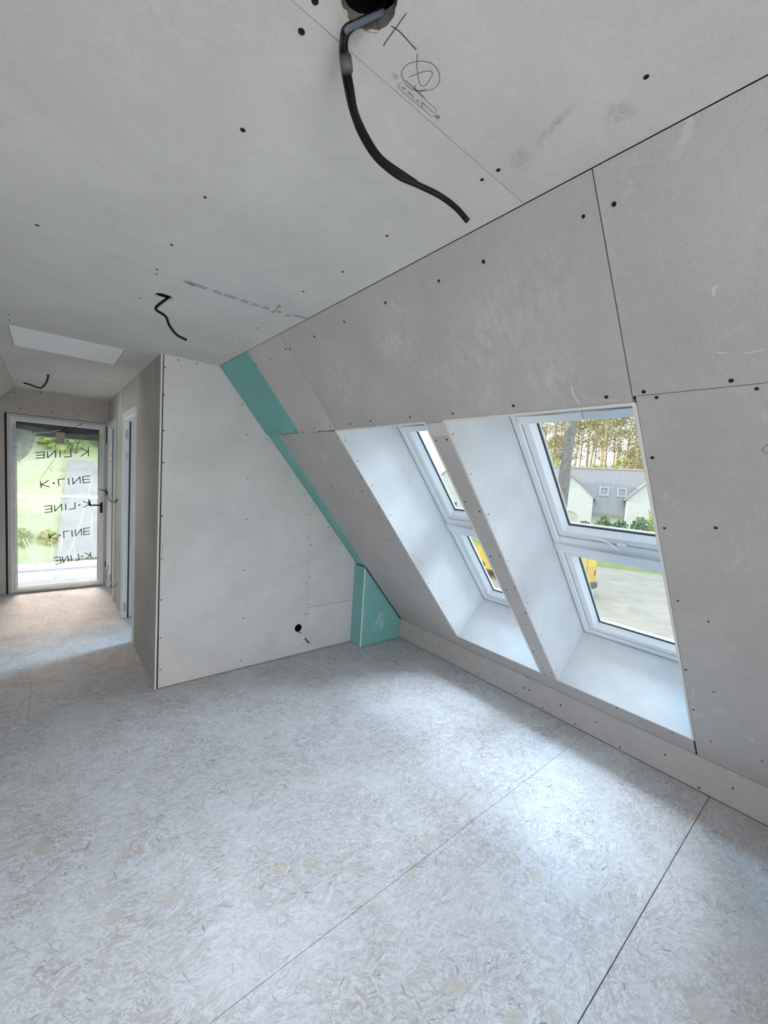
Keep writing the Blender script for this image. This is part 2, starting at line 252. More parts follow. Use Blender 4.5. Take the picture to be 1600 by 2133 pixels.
M['dust'] = mat('white_plaster_dust', (.62, .60, .58, 1), .95)

# oriented strand board under a film of white plaster dust
def osb():
    m = mat('osb_dusty', (.6, .6, .6, 1), .8, spec=.2); q = NT(m)
    g = q.n('ShaderNodeNewGeometry').outputs['Position']
    wob = q.noise(g, 9, 3); 
    ad = q.n('ShaderNodeVectorMath'); ad.operation = 'MULTIPLY_ADD'; q.l(wob.outputs['Color'], ad.inputs[0]); ad.inputs[1].default_value = (.010, .010, 0); q.l(g, ad.inputs[2])
    wob2 = q.noise(g, 60, 2); ad2 = q.n('ShaderNodeVectorMath'); ad2.operation = 'MULTIPLY_ADD'; q.l(wob2.outputs['Color'], ad2.inputs[0]); ad2.inputs[1].default_value = (.0045, .0045, 0); q.l(ad.outputs[0], ad2.inputs[2])
    v = ad2.outputs[0]
    big = q.noise(g, 1.1, 3, .5)
    base = q.mix(q.ramp(big.outputs['Fac'], .35, .65), (.60, .58, .575, 1), (.70, .695, .70, 1))
    f0 = q.noise(q.mapping(v, (9, 48, 1), (0, 0, .15)), 1.0, 4, .6)
    base = q.mix(q.ramp(f0.outputs['Fac'], .30, .62), (.50, .465, .45, 1), base)
    pale = [(.70, .68, .66, 1), (.66, .62, .60, 1), (.58, .53, .50, 1)]
    col = base
    rng = random.Random(3)
    # (scale across, scale along, angle, share of cells shown, colour a, colour b, opacity)
    # patches of differing strand direction
    pv = q.n('ShaderNodeTexVoronoi'); pv.voronoi_dimensions = '2D'; pv.inputs['Scale'].default_value = 13.0; q.l(v, pv.inputs['Vector'])
    ps = q.n('ShaderNodeSeparateColor'); q.l(pv.outputs['Color'], ps.inputs[0])
    def rotv(src, k, spread, bias):
        r_ = q.n('ShaderNodeVectorRotate'); r_.rotation_type = 'Z_AXIS'; q.l(src, r_.inputs['Vector'])
        q.l(q.math('ADD', q.math('MULTIPLY', q.math('SUBTRACT', ps.outputs[k], .5), spread), bias), r_.inputs['Angle']); return r_.outputs[0]
    # (along, across, patch channel, spread, bias, share hidden, colour a, colour b, opacity, reach)
    layers = [(4, 18, 0, 1.2, .2, .45, (.47, .43, .415, 1), (.72, .72, .74, 1), .45, .52), (7, 30, 1, 2.2, .2, .50, (.47, .43, .415, 1), (.72, .72, .74, 1), .45, .50),
              (10, 46, 2, 1.2, .15, .66, (.40, .365, .355, 1), (.72, .71, .72, 1), .55, .48), (14, 90, 0, 1.6, .2, .68, (.34, .31, .305, 1), (.50, .45, .43, 1), .60, .46),
              (26, 110, 1, 2.8, .2, .70, (.34, .31, .305, 1), (.48, .43, .41, 1), .60, .46), (45, 170, 2, 2.8, .5, .66, (.36, .33, .32, 1), (.74, .74, .76, 1), .60, .48),
              (34, 210, 0, 2.2, .2, .76, (.26, .24, .235, 1), (.38, .34, .32, 1), .65, .42), (60, 260, 1, 3.0, .3, .72, (.30, .27, .265, 1), (.44, .40, .38, 1), .60, .46), (18, 120, 1, 3.0, .9, .965, (.13, .115, .11, 1), (.26, .22, .20, 1), .85, .38),
              (11, 48, 2, 2.6, .3, .95, (.40, .28, .23, 1), (.45, .35, .30, 1), .60, .46), (5, 17, 1, 2.4, .4, .955, (.42, .33, .26, 1), (.52, .44, .32, 1), .55, .46)]
    veil = q.ramp(q.noise(g, 11, 4, .7, .5).outputs['Fac'], .36, .62, (.55, .55, .55, 1), (1, 1, 1, 1))
    for sx, sy, ch, sp_, bi, th, ca, cb, op, reach in layers:
        vo = q.n('ShaderNodeTexVoronoi'); vo.voronoi_dimensions = '2D'; vo.inputs['Scale'].default_value = 1.0; vo.inputs['Randomness'].default_value = 1.0
        mp2 = q.mapping(rotv(v, ch, sp_, bi), (sx, sy, 1), (0, 0, 0), (rng.uniform(0, 50), rng.uniform(0, 50), 0))
        q.l(mp2, vo.inputs['Vector'])
        se = q.n('ShaderNodeSeparateColor'); q.l(vo.outputs['Color'], se.inputs[0])
        on = q.math('GREATER_THAN', se.outputs[0], th)
        near = q.math('LESS_THAN', vo.outputs['Distance'], q.math('ADD', q.math('MULTIPLY', se.outputs[2], .25), reach - .15))
        f = q.math('MULTIPLY', q.math('MULTIPLY', on, near), op if op > .8 or sx < 6 else q.math('MULTIPLY', veil, min(.95, op * 1.35)))
        col = q.mix(f, col, q.mix(se.outputs[1], ca, cb))
    # dust lies thicker in some places
    d = q.noise(g, 2.6, 6, .65, .8)
    col = q.mix(q.math('MULTIPLY', q.ramp(d.outputs['Fac'], .40, .66), .50), col, (.72, .72, .725, 1))
    fine = q.noise(g, 420, 2, .6)
    col = q.mix(.16, col, q.mix(q.ramp(fine.outputs['Fac'], .3, .7), (.35, .33, .32, 1), (.9, .9, .9, 1)))
    q.l(col, q.b.inputs['Base Color']); q.bump(f0.outputs['Fac'], .15, .002)
    return m
M['osb'] = osb()
def glassmat(name, tint=(1, 1, 1, 1), gloss=.06, rough=0.0):
    m = bpy.data.materials.new(name); m.use_nodes = True; t = m.node_tree; t.nodes.clear()
    o = t.nodes.new('ShaderNodeOutputMaterial'); mx = t.nodes.new('ShaderNodeMixShader'); tr = t.nodes.new('ShaderNodeBsdfTransparent'); gl = t.nodes.new('ShaderNodeBsdfGlossy')
    tr.inputs['Color'].default_value = tint; gl.inputs['Roughness'].default_value = rough; mx.inputs[0].default_value = gloss
    t.links.new(tr.outputs[0], mx.inputs[1]); t.links.new(gl.outputs[0], mx.inputs[2]); t.links.new(mx.outputs[0], o.inputs[0]); return m
M['glass'] = glassmat('window_glass', (.95, .97, .965, 1), .03)
def film(name, tr_amt, col=(.9, .92, .9, 1), bumpy=True):
    m = bpy.data.materials.new(name); m.use_nodes = True; t = m.node_tree; t.nodes.clear(); N = t.nodes.new; L = t.links.new
    o = N('ShaderNodeOutputMaterial'); mx = N('ShaderNodeMixShader'); tr = N('ShaderNodeBsdfTransparent'); ad = N('ShaderNodeMixShader'); tl = N('ShaderNodeBsdfTranslucent'); gl = N('ShaderNodeBsdfGlossy')
    tl.inputs['Color'].default_value = col; gl.inputs['Roughness'].default_value = .25; gl.inputs['Color'].default_value = (.8, .8, .8, 1)
    nz = N('ShaderNodeTexNoise'); nz.inputs['Scale'].default_value = 6; nz.inputs['Detail'].default_value = 5; nz.inputs['Distortion'].default_value = 1.5
    tc = N('ShaderNodeTexCoord'); L(tc.outputs['Object'], nz.inputs['Vector'])
    rp = N('ShaderNodeMapRange'); rp.inputs['From Min'].default_value = .35; rp.inputs['From Max'].default_value = .7; rp.inputs['To Min'].default_value = tr_amt - .1; rp.inputs['To Max'].default_value = tr_amt + .12
    L(nz.outputs['Fac'], rp.inputs['Value'])
    bp = N('ShaderNodeBump'); bp.inputs['Strength'].default_value = .5; bp.inputs['Distance'].default_value = .02; L(nz.outputs['Fac'], bp.inputs['Height']); L(bp.outputs[0], gl.inputs['Normal'])
    ad.inputs[0].default_value = .07; L(tl.outputs[0], ad.inputs[1]); L(gl.outputs[0], ad.inputs[2])
    L(rp.outputs[0], mx.inputs[0]); L(tr.outputs[0], mx.inputs[1]); L(ad.outputs[0], mx.inputs[2]); L(mx.outputs[0], o.inputs[0]); return m
M['glass_clear'] = glassmat('coated_glass', (.96, .98, .975, 1), .007)
M['film'] = film('clear_protective_film', .20, (.50, .54, .49, 1))
M['film_fold'] = film('folded_film', .75, (.95, .97, .95, 1))
M['film_grey'] = film('bunched_film', .62, (.55, .57, .62, 1))

def noisy(name, c0, c1, scale, rough=.9, detail=5):
    m = mat(name, c0, rough, spec=.1); q = NT(m); n = q.noise(q.coord(), scale, detail, .65, .5)
    q.l(q.mix(q.ramp(n.outputs['Fac'], .32, .68), c0, c1), q.b.inputs['Base Color']); return m
M['gravel'] = noisy('pale_gravel', (.42, .42, .37, 1), (.56, .55, .50, 1), .9)
M['lawn'] = noisy('lawn', (.22, .34, .13, 1), (.36, .46, .20, 1), .8)
M['bank'] = noisy('green_bank', (.42, .52, .24, 1), (.66, .72, .48, 1), .35)
M['asphalt'] = noisy('pale_asphalt', (.42, .42, .44, 1), (.52, .52, .54, 1), 1.2)
M['render'] = mat('white_render', (.80, .81, .86, 1), .9)
M['slate'] = noisy('slate', (.30, .32, .35, 1), (.44, .46, .48, 1), 7)
M['bark'] = noisy('grey_bark', (.17, .16, .15, 1), (.36, .35, .33, 1), 5)
M['pinebark'] = noisy('orange_pine_bark', (.55, .38, .22, 1), (.72, .55, .34, 1), 2)
M['needles'] = noisy('pine_needles', (.26, .28, .15, 1), (.60, .55, .30, 1), 1.2)
M['leaf'] = noisy('hedge_leaves', (.10, .20, .10, 1), (.30, .42, .24, 1), 2)
M['leaf2'] = noisy('light_leaves', (.32, .42, .14, 1), (.55, .62, .22, 1), 2)
M['yellow'] = mat('yellow_paint', (.78, .55, .10, 1), .35, spec=.5)
M['flower'] = noisy('yellow_flowers', (.62, .56, .10, 1), (.45, .5, .16, 1), 3)
M['plastic'] = mat('grey_plastic', (.12, .14, .16, 1), .6)
M['tyre'] = mat('tyre', (.03, .03, .03, 1), .9)
M['conc'] = noisy('pale_concrete', (.25, .25, .28, 1), (.31, .31, .34, 1), 2)

# ---------------------------------------------------------------- floor
def struct(name, bm, m, label, cat, parent=None):
    o = obj(name, bm, m, parent); tag(o, label, cat, kind='structure'); return o
bm = bmesh.new(); box(bm, XLK - .2, 3.35, YB - .1, Y2 + .05, -.24, -.019)
floor = struct('floor', bm, M['dark'], 'floor of oriented strand board panels covered with white plaster dust', 'floor')
g = .0011
rows = [YB] + [.428 + .69 * k for k in range(-3, 9)]; rows = [YB] + [r for r in rows if r > YB + .1 and r < Y2 - .1] + [Y2]
joints = {1.118: [1.0, -1.5], .428: [-.25, 2.25], 1.808: [-.9, 1.6], 2.498: [.32, 2.8], -.262: [.9], 3.188: [-.1], 3.878: [-.9, 1.55], 4.568: [.2, 2.6], 5.258: [-.5, 1.3]}
for i in range(len(rows) - 1):
    y0, y1 = rows[i], rows[i + 1]
    gy0 = .0018 if abs(y0 - .428) < .01 else (.0011 if abs(y0 - 1.118) < .01 else .0003)
    gy1 = .0018 if abs(y1 - .428) < .01 else (.0011 if abs(y1 - 1.118) < .01 else .0003)
    js = [j for k, v in joints.items() if abs(k - y0) < .01 for j in v]
    xs = [XLK] + sorted(js) + [X2]
    for k in range(len(xs) - 1):
        bm = bmesh.new(); box(bm, xs[k] + .0005, xs[k + 1] - .0005, y0 + gy0, y1 - gy1, -.018, 0)
        obj('floor_panel', bm, M['osb'], floor)
# white filler in two butt joints, loose chips
for pts in ([(1.0, 1.15), (1.0, 1.80)], [(.318, 2.52), (.318, 3.15)]):
    bm = bmesh.new(); ribbon(bm, FLOOR, [(pts[0][0] + random.Random(i).uniform(-.001, .001), pts[0][1] + (pts[1][1] - pts[0][1]) * i / 12) for i in range(13)], .0026, -.0006)
    obj('joint_filler', bm, M['dust'], floor)

# ---------------------------------------------------------------- plasterboard surfaces
def backing(name, outer, holes, pl, n0, n1, label, cat='wall', m='dark'):
    bm = bmesh.new(); plate(bm, outer, holes, pl, n0, n1); return struct(name, bm, M[m], label, cat)
BT = .0125
def board(parent, outer, pl, m='board', holes=(), gap=.0008, n0=0.0, name='plasterboard_panel', label=None):
    cx = sum(q[0] for q in outer) / len(outer); cy = sum(q[1] for q in outer) / len(outer)
    o2 = []
    for a, b in outer:
        d = Vector((cx - a, cy - b)); o2.append((a + math.copysign(gap, d.x), b + math.copysign(gap, d.y)))
    bm = bmesh.new(); plate(bm, o2, list(holes), pl, n0, n0 + BT); o = obj(name, bm, M[m], parent)
    if label: o['label'] = label
    return o
SCREW = None
def screw_mesh():
    me = bpy.data.meshes.new('screw'); bm = bmesh.new(); prof = [(.0056, -.0003), (.0052, .0006), (.0034, .0004), (.0020, .0002)]; R = []
    for r, z in prof: R.append([bm.verts.new((r * math.cos(k * math.tau / 12), r * math.sin(k * math.tau / 12), z)) for k in range(12)])
    for a, b in zip(R, R[1:]):
        for k in range(12): bm.faces.new((a[k], a[(k + 1) % 12], b[(k + 1) % 12], b[k]))
    bm.faces.new(R[-1]); bm.to_mesh(me); bm.free(); me.materials.append(M['screw']); return me
SCREW = screw_mesh()
def screws(parent, pl, pts, scale=1.0, n=-.0002):
    z = -pl.n.normalized(); rot = z.to_track_quat('Z', 'Y').to_matrix().to_4x4()
    rr = random.Random(len(pts))
    for a, b in pts:
        o = bpy.data.objects.new('screw', SCREW); COL.objects.link(o)
        p = pl.p(a, b, n); s_ = scale * rr.uniform(.85, 1.15)
        o.matrix_world = Matrix.Translation(p - parent.location) @ rot @ Matrix.Diagonal((s_, s_, s_, 1)); o.parent = parent
def circle(cx, cy, r, n=28, jag=0, seed=1):
    rr = random.Random(seed); return [(cx + math.cos(k * math.tau / n) * (r + rr.uniform(-jag, jag)), cy + math.sin(k * math.tau / n) * (r + rr.uniform(-jag, jag))) for k in range(n)]

# ceiling
C1 = (.402, .607); C2 = (.413, 2.191); C3 = (.004, 5.112)
hA = circle(C1[0], C1[1], .0455, 30, .0018); hB = circle(*C2, .040, 26, .001, 4); hC = circle(*C3, .034, 22, .0005, 5)
HX0, HX1, HY0, HY1 = -.187, .412, 3.405, 4.008
hatch_hole = rect(HX0, HX1, HY0, HY1)
ceiling = backing('ceiling', rect(XL - .02, X1 + .02, YB, Y2), [circle(*C1, .058), circle(*C2, .05), circle(*C3, .045), rect(HX0 - .02, HX1 + .02, HY0 - .02, HY1 + .02)], CEIL, .0135, .20, 'flat ceiling of grey plasterboard panels between the two roof slopes', 'ceiling')
cy = [YB, -.5, .694, 1.916, 3.136, 4.45, 5.67, Y2]
for i in range(len(cy) - 1):
    holes = [h for h, c in ((hA, C1), (hB, C2), (hC, C3)) if cy[i] < c[1] < cy[i + 1]]
    if cy[i] < HY0 and HY1 < cy[i + 1]: holes.append(hatch_hole)
    board(ceiling, rect(XL, X1, cy[i], cy[i + 1]), CEIL, 'board', holes, gap=.0009 if i in (1, 2) else .0004)
screws(ceiling, CEIL, T['scr_ceiling'])
for c, r in ((C1, .056), (C2, .05), (C3, .045)):
    bm = bmesh.new(); R = [[bm.verts.new(Vector((c[0] + math.cos(k * math.tau / 20) * rr_, c[1] + math.sin(k * math.tau / 20) * rr_, z))) for k in range(20)] for rr_, z in ((r, H + .0126), (r, H + .14))]
    for k in range(20): bm.faces.new((R[0][k], R[0][(k + 1) % 20], R[1][(k + 1) % 20], R[1][k]))
    bm.faces.new(R[1]); obj('cable_hole', bm, M['black'], ceiling)
# torn paper and gypsum at the rim of the near hole
bm = bmesh.new(); rr = random.Random(8)
N_ = 30; rngs = []
for k in range(N_):
    a = k * math.tau / N_; ro = .0462 + rr.uniform(-.0022, .0028); ri = ro - .003 - (.012 + rr.uniform(-.002, .002)) * max(0, math.cos(a - math.radians(42))) ** 2.5
    rngs.append((bm.verts.new(CEIL.p(C1[0] + math.cos(a) * ro, C1[1] + math.sin(a) * ro, -.0004)), bm.verts.new(CEIL.p(C1[0] + math.cos(a) * ri, C1[1] + math.sin(a) * ri, .0115))))
for k in range(N_):
    A_, B_ = rngs[k], rngs[(k + 1) % N_]; bm.faces.new((A_[0], A_[1], B_[1], B_[0]))
obj('torn_edge', bm, mat('torn_board_paper', (.13, .105, .095, 1), .95), ceiling)
bm = bmesh.new(); NN = 24
for k in range(NN):
    a, b = k * math.tau / NN, (k + 1) * math.tau / NN
    vs = [bm.verts.new(CEIL.p(C2[0] + math.cos(t) * r_, C2[1] + math.sin(t) * r_, -.0004)) for t, r_ in ((a, .040), (b, .040), (b, .044), (a, .044))]; bm.faces.new(vs)
obj('hole_rim', bm, M['gypsum'], ceiling)
# pencil and stamp marks on the ceiling boards
for i, L in enumerate(T['pen']):
    bm = bmesh.new(); pts = [(v.x, v.y) for v in spline([(a, b, 0) for a, b in L], 6)] if len(L) > 2 else L
    ribbon(bm, CEIL, pts, .0019 if i < 2 else (.0012 if i < 7 else .0009), -.0004, True); obj('pencil_mark', bm, M['pencil'], ceiling)
for L in T['pen2']:
    bm = bmesh.new(); ribbon(bm, CEIL, L, .0022, -.0004, True); obj('pencil_mark', bm, M['pencil_light'], ceiling)
for i, L in enumerate(T['dash']):
    (a0, b0), (a1, b1) = L; bm = bmesh.new(); wd = .010
    if i: 
        for k in (-1, 1): ribbon(bm, CEIL, [(a0, b0 + k * wd * .8), (a1, b1 + k * wd * .8)], wd * .9, -.0004)
    else: ribbon(bm, CEIL, [(a0, b0 + .01), (a1, b1 + .01)], .012, -.0004)
    obj('printed_mark', bm, M['ink'], ceiling)
def ctext(body, size, loc, ang, pl, parent, m, n=-.0005, flip=1, name='printed_text'):
    me = text_mesh(body, size); bm = bmesh.new(); bm.from_mesh(me); bpy.data.meshes.remove(me)
    ca, sa = math.cos(ang), math.sin(ang)
    for v in bm.verts:
        x, y = v.co.x, v.co.y * flip; v.co = pl.p(loc[0] + x * ca - y * sa, loc[1] + x * sa + y * ca, n)
    return obj(name, bm, m, parent)
# the stamp reads along x, seen from below
ctext('NF - PPM1 - 20', .0075, (.537, .6805), 0, CEIL, ceiling, M['pencil'], flip=-1)
ctext('BA13  Lot\nPlaque', .0036, (.589, .6745), 0, CEIL, ceiling, M['pencil'], flip=-1)
ctext('20:08\n12 04', .0055, (.507, .671), 0, CEIL, ceiling, M['pencil_light'], flip=-1)
bm = bmesh.new(); ribbon(bm, CEIL, circle(.6365, .675, .0042, 16) + [(.6407, .675)], .0012, -.0004); ribbon(bm, CEIL, [(.633, .673), (.640, .677)], .001, -.0004); ribbon(bm, CEIL, [(.633, .677), (.640, .6735)], .001, -.0004)
obj('printed_emblem', bm, M['pencil'], ceiling)
for L, wd in (([(1.004 - .30, .62), (1.004 - .285, .60)], .004), ([(.56, .23), (.585, .215)], .002)):
    bm = bmesh.new(); ribbon(bm, CEIL, L, wd, -.0004, True); obj('dust_scratch', bm, M['dust'], ceiling)

# right roof slope with two roof windows
W = [(.518, 1.302), (1.439, 2.225)]                 # openings along y
WS0, WS1 = .6415, 2.762
ROOMW = (4.25, 5.03)
e = .013
big = [rect(a - e, b + e, WS0 - e, WS1 + e) for a, b in W] + [rect(ROOMW[0] - e, ROOMW[1] + e, WS0 - e, WS1 + e)]
wr = backing('wall_right', rect(YB, Y2, 0.01, SL - .0), big, SLOPE, .0135, .06, 'sloping right wall under the roof, grey plasterboard around the two roof windows')
B = lambda outer, m, **k: board(wr, outer, SLOPE, m, **k)
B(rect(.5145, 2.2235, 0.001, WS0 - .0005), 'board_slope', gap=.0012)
B(rect(2.2235, 2.707, 0.001, .6315), 'board_plain')
B(rect(2.707, Y1 + .09, 0.001, .6240), 'teal', label='green moisture-resistant plasterboard panel')
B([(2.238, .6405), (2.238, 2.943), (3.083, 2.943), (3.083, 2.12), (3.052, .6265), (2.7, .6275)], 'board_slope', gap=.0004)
B(rect(3.03, Y1 + .09, .626, 2.943), 'teal', n0=.0128, label='green moisture-resistant strip set back beside the partition')
bm = bmesh.new(); plate(bm, rect(3.03, Y1 + .09, .626, 2.943), [], SLOPE, .026, .05); obj('backing_strip', bm, M['dark'], wr)
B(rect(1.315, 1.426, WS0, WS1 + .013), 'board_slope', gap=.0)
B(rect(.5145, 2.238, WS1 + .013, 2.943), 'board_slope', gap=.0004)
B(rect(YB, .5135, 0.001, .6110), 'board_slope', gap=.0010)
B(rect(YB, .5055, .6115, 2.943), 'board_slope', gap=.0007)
B(rect(Y1 + .09, Y2, 0.001, .64), 'board_plain'); B(rect(Y1 + .09, ROOMW[0] - e, .64, 2.943), 'board_plain'); B(rect(ROOMW[1] + e, Y2, .64, 2.943), 'board_plain')
pts = [(y, s_) for s_, y in T['scr_slope']]
screws(wr, SLOPE, pts)
# unshaded top of the post painted as a paler patch, dust strokes, pencil arrow and circle
bm = bmesh.new(); plate(bm, rect(1.316, 1.425, .6425, .716), [], SLOPE, -.0005, .0); obj('unshaded_patch', bm, board_mat('unshaded_board', (.64, .62, .60, 1), .1, .03), wr)
for L in (T['arrow'][:2], T['arrow'][2:], T['circ']):
    bm = bmesh.new(); ribbon(bm, SLOPE, [(b, a) for a, b in L], .0014, -.0005, False); obj('pencil_mark', bm, M['pencil_light'] if len(L) > 3 else M['pencil'], wr)
def duststroke(pl, L, wd, parent):
    bm = bmesh.new(); pts = [(v.x, v.y) for v in spline([(a, b, 0) for a, b in L], 4)]; ribbon(bm, pl, pts, wd, -.0005, True); obj('dust_scratch', bm, M['dust'], parent)
duststroke(SLOPE, [(0.293, 0.344), (0.301, 0.351), (0.3, 0.367)], 0.006, wr)
duststroke(SLOPE, [(0.69, 0.547), (0.69, 0.585), (0.678, 0.618)], 0.008, wr)
duststroke(SLOPE, [(0.303, 0.509), (0.29, 0.513), (0.279, 0.515)], 0.003, wr)
duststroke(SLOPE, [(0.249, 0.524), (0.227, 0.523), (0.209, 0.519)], 0.003, wr)

def smearmat(name, col, lo, hi, sc, amt):
    m = bpy.data.materials.new(name); m.use_nodes = True; t = m.node_tree; N = t.nodes.new; L = t.links.new; b = t.nodes['Principled BSDF']
    b.inputs['Base Color'].default_value = col; b.inputs['Roughness'].default_value = .95; b.inputs['Specular IOR Level'].default_value = .1
    uv = N('ShaderNodeTexCoord'); nz = N('ShaderNodeTexNoise'); nz.inputs['Scale'].default_value = sc; nz.inputs['Detail'].default_value = 7; nz.inputs['Roughness'].default_value = .7; nz.inputs['Distortion'].default_value = 1.0; L(uv.outputs['Object'], nz.inputs['Vector'])
    mp = N('ShaderNodeMapping'); mp.vector_type = 'POINT'; mp.inputs['Location'].default_value = (-1, -1, 0); mp.inputs['Scale'].default_value = (2, 2, 1); L(uv.outputs['UV'], mp.inputs['Vector'])
    ln = N('ShaderNodeVectorMath'); ln.operation = 'LENGTH'; L(mp.outputs[0], ln.inputs[0])
    r1 = N('ShaderNodeMapRange'); r1.inputs['From Min'].default_value = 1.0; r1.inputs['From Max'].default_value = .1; L(ln.outputs['Value'], r1.inputs['Value'])
    r2 = N('ShaderNodeMapRange'); r2.inputs['From Min'].default_value = lo; r2.inputs['From Max'].default_value = hi; r2.inputs['To Max'].default_value = amt; L(nz.outputs['Fac'], r2.inputs['Value'])
    mu = N('ShaderNodeMath'); mu.operation = 'MULTIPLY'; L(r1.outputs[0], mu.inputs[0]); L(r2.outputs[0], mu.inputs[1]); L(mu.outputs[0], b.inputs['Alpha']); M[name] = m
smearmat('smear_teal', (.62, .72, .70, 1), .38, .60, 9, .75)
smearmat('smear_dust', (.74, .72, .70, 1), .42, .66, 14, .55)
smearmat('smear_brown', (.30, .26, .22, 1), .40, .62, 22, .40)
def smear(pl, par, a, b, wd, ht_, ang, m, n=-.0006):
    bm = bmesh.new(); uv = bm.loops.layers.uv.new('UVMap'); ca, sa = math.cos(ang), math.sin(ang); cs_ = ((-.5, -.5), (.5, -.5), (.5, .5), (-.5, .5))
    f = bm.faces.new([bm.verts.new(pl.p(a + x * wd * ca - y * ht_ * sa, b + x * wd * sa + y * ht_ * ca, n)) for x, y in cs_])
    for l, (x, y) in zip(f.loops, cs_): l[uv].uv = (x + .5, y + .5)
    return obj('plaster_smear', bm, M[m], par)
smear(CEIL, ceiling, .86, .62, .10, .05, .6, 'smear_brown'); smear(CEIL, ceiling, .90, .416, .09, .07, .3, 'smear_brown'); smear(CEIL, ceiling, .83, .52, .14, .03, 1.2, 'smear_brown')
# knee walls, left slope, back wall
kn = backing('wall_knee_right', rect(YB, Y2, -.02, K + .012), [], KNEE, .0135, .06, 'low grey plasterboard knee wall below the sloping right wall')
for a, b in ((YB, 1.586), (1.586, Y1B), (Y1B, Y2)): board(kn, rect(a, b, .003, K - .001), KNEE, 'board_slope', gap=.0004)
screws(kn, KNEE, T['scr_knee'])
LW = [(.15, .93), (1.1, 1.88), (4.5, 5.28)]
lw = backing('wall_left', rect(YB, Y2, .01, SL), [rect(a - e, b + e, WS0 - e, WS1 + e) for a, b in LW], SLOPEL, .0135, .06, 'sloping left wall under the roof, smooth grey beige plasterboard')
B = lambda outer, m='board_plain', **k: board(lw, outer, SLOPEL, m, gap=.0002, **k)
B(rect(YB, LW[0][0] - e, .001, 2.943)); B(rect(LW[0][0] - e, LW[1][1] + e, .001, WS0)); B(rect(LW[0][0] - e, LW[1][1] + e, WS1 + .013, 2.943)); B(rect(LW[0][1] + e, LW[1][0] - e, WS0, WS1 + .013))
B(rect(LW[1][1] + e, LW[2][0] - e, .001, 2.943)); B(rect(LW[2][0] - e, LW[2][1] + e, .001, WS0)); B(rect(LW[2][0] - e, LW[2][1] + e, WS1 + .013, 2.943)); B(rect(LW[2][1] + e, Y2, .001, 2.943))
kl = backing('wall_knee_left', rect(YB, Y2, -.02, K + .012), [], KNEEL, .0135, .06, 'low knee wall below the sloping left wall')
board(kl, rect(YB, Y2, .003, K - .001), KNEEL, 'board')
gable = [(XLK, 0.001), (X2, 0.001), (X2, K), (X1, H), (XL, H), (XLK, K)]
wb = backing('wall_back', gable, [rect(-1.5, .3, .05, 2.1)], BACK, .0135, .2, 'plasterboard gable wall behind the viewer')  # opening added for the rear fill lamps
board(wb, gable, BACK, 'board_plain', [rect(-1.5, .3, .05, 2.1)], gap=.0003)

# partition facing the room
psl = lambda x: H - (x - X1) * (H - K) / (X2 - X1)
xt = 2.3802
wf = backing('wall_front', [(X0 + .013, .0), (X2 + .2, .0), (X2 + .2, K - .1), (X1, H), (X0 + .013, H)], [circle(1.779, .256, .042, 20)], PART, .0135, .07, 'plasterboard partition with a cable outlet, standing across the room')
jx0, jx1 = 1.857, 1.868
board(wf, [(X0 + .0225, .006), (jx1, .006), (jx0, psl(jx0) + .0155), (1.405, psl(1.405) + .0155), (1.400, psl(1.400)), (X1, H - .001), (X0 + .0185, H - .001)], PART, 'board', [circle(1.779, .256, .034, 24)], gap=.0003)
board(wf, [(jx1, .006), (2.42, .006), (2.42, .438), (jx1 - .003, .434)], PART, 'board', gap=.0009)
board(wf, [(jx1 - .003, .435), (2.42, .439), (2.42, psl(2.42) + .0155), (jx0, psl(jx0) + .0155)], PART, 'board', gap=.0009)
screws(wf, PART, T['scr_part'], .9)
ctext('20:15 PPM BA13 - NF', .013, (.637, 1.10), -math.pi / 2, PART, wf, M['pencil_light'])
# socket box in the partition with its conduit stub
out = empty('cable_outlet', (1.779, Y1, .22)); tag(out, 'round black flush box with a short white and black conduit end, low on the partition', 'outlet')
bm = bmesh.new(); R = []
for r_, d_ in ((.0355, -.001), (.033, -.001), (.032, .045), (.0, .045)): R.append([bm.verts.new(PART.p(1.779 + math.cos(k * math.tau / 24) * r_, .256 + math.sin(k * math.tau / 24) * r_, d_)) for k in range(24)] if r_ else None)
for a, b in zip(R[:2], R[1:3]):
    for k in range(24): bm.faces.new((a[k], a[(k + 1) % 24], b[(k + 1) % 24], b[k]))
bm.faces.new(R[2]); obj('box_rim', bm, M['black'], out)
c4 = [Vector(q) for q in T['cable4']]
def seg(a, b): return [c4[0].lerp(c4[-1], a), c4[0].lerp(c4[-1], (a + b) / 2), c4[0].lerp(c4[-1], b)]
bm = bmesh.new(); tube(bm, [c4[0] + Vector((-.005, .03, .01))] + seg(.02, .32), .005, 10); obj('conduit', bm, M['cable'], out, True)
bm = bmesh.new(); tube(bm, seg(.32, .68), .0048, 10); obj('conduit_sleeve', bm, M['white'], out, True)
bm = bmesh.new(); tube(bm, seg(.68, 1.0), .0056, 10); obj('cable_end', bm, M['cable'], out, True)

# boxed-in pipe in green board where the partition meets the slope
bx = empty('trim_1', (2.64, 3.18, 0)); tag(bx, 'green plasterboard pipe boxing with a white corner bead under the slope', 'boxing', kind='structure')
zt = lambda x: psl(x) - .013 / .763
fr = [(xt + .004, .004), (X2, .004), (X2, K - .016), (xt + .004, zt(xt + .004))]
PF = Plane((0, Y1B, 0), (1, 0, 0), (0, 0, 1), (0, 1, 0))
bm = bmesh.new(); plate(bm, fr, [], PF, 0, BT); obj('front_panel', bm, M['teal_box'], bx)
bm = bmesh.new(); box(bm, xt, xt + BT, Y1B + .003, Y1, .004, zt(xt)); obj('side_panel', bm, M['teal'], bx)
bm = bmesh.new(); box(bm, xt - .0012, xt + .0095, Y1B - .0015, Y1B + .0025, .002, zt(xt) - .012); obj('corner_bead', bm, M['white'], bx)
screws(bx, PF, T['scr_box'], .8)

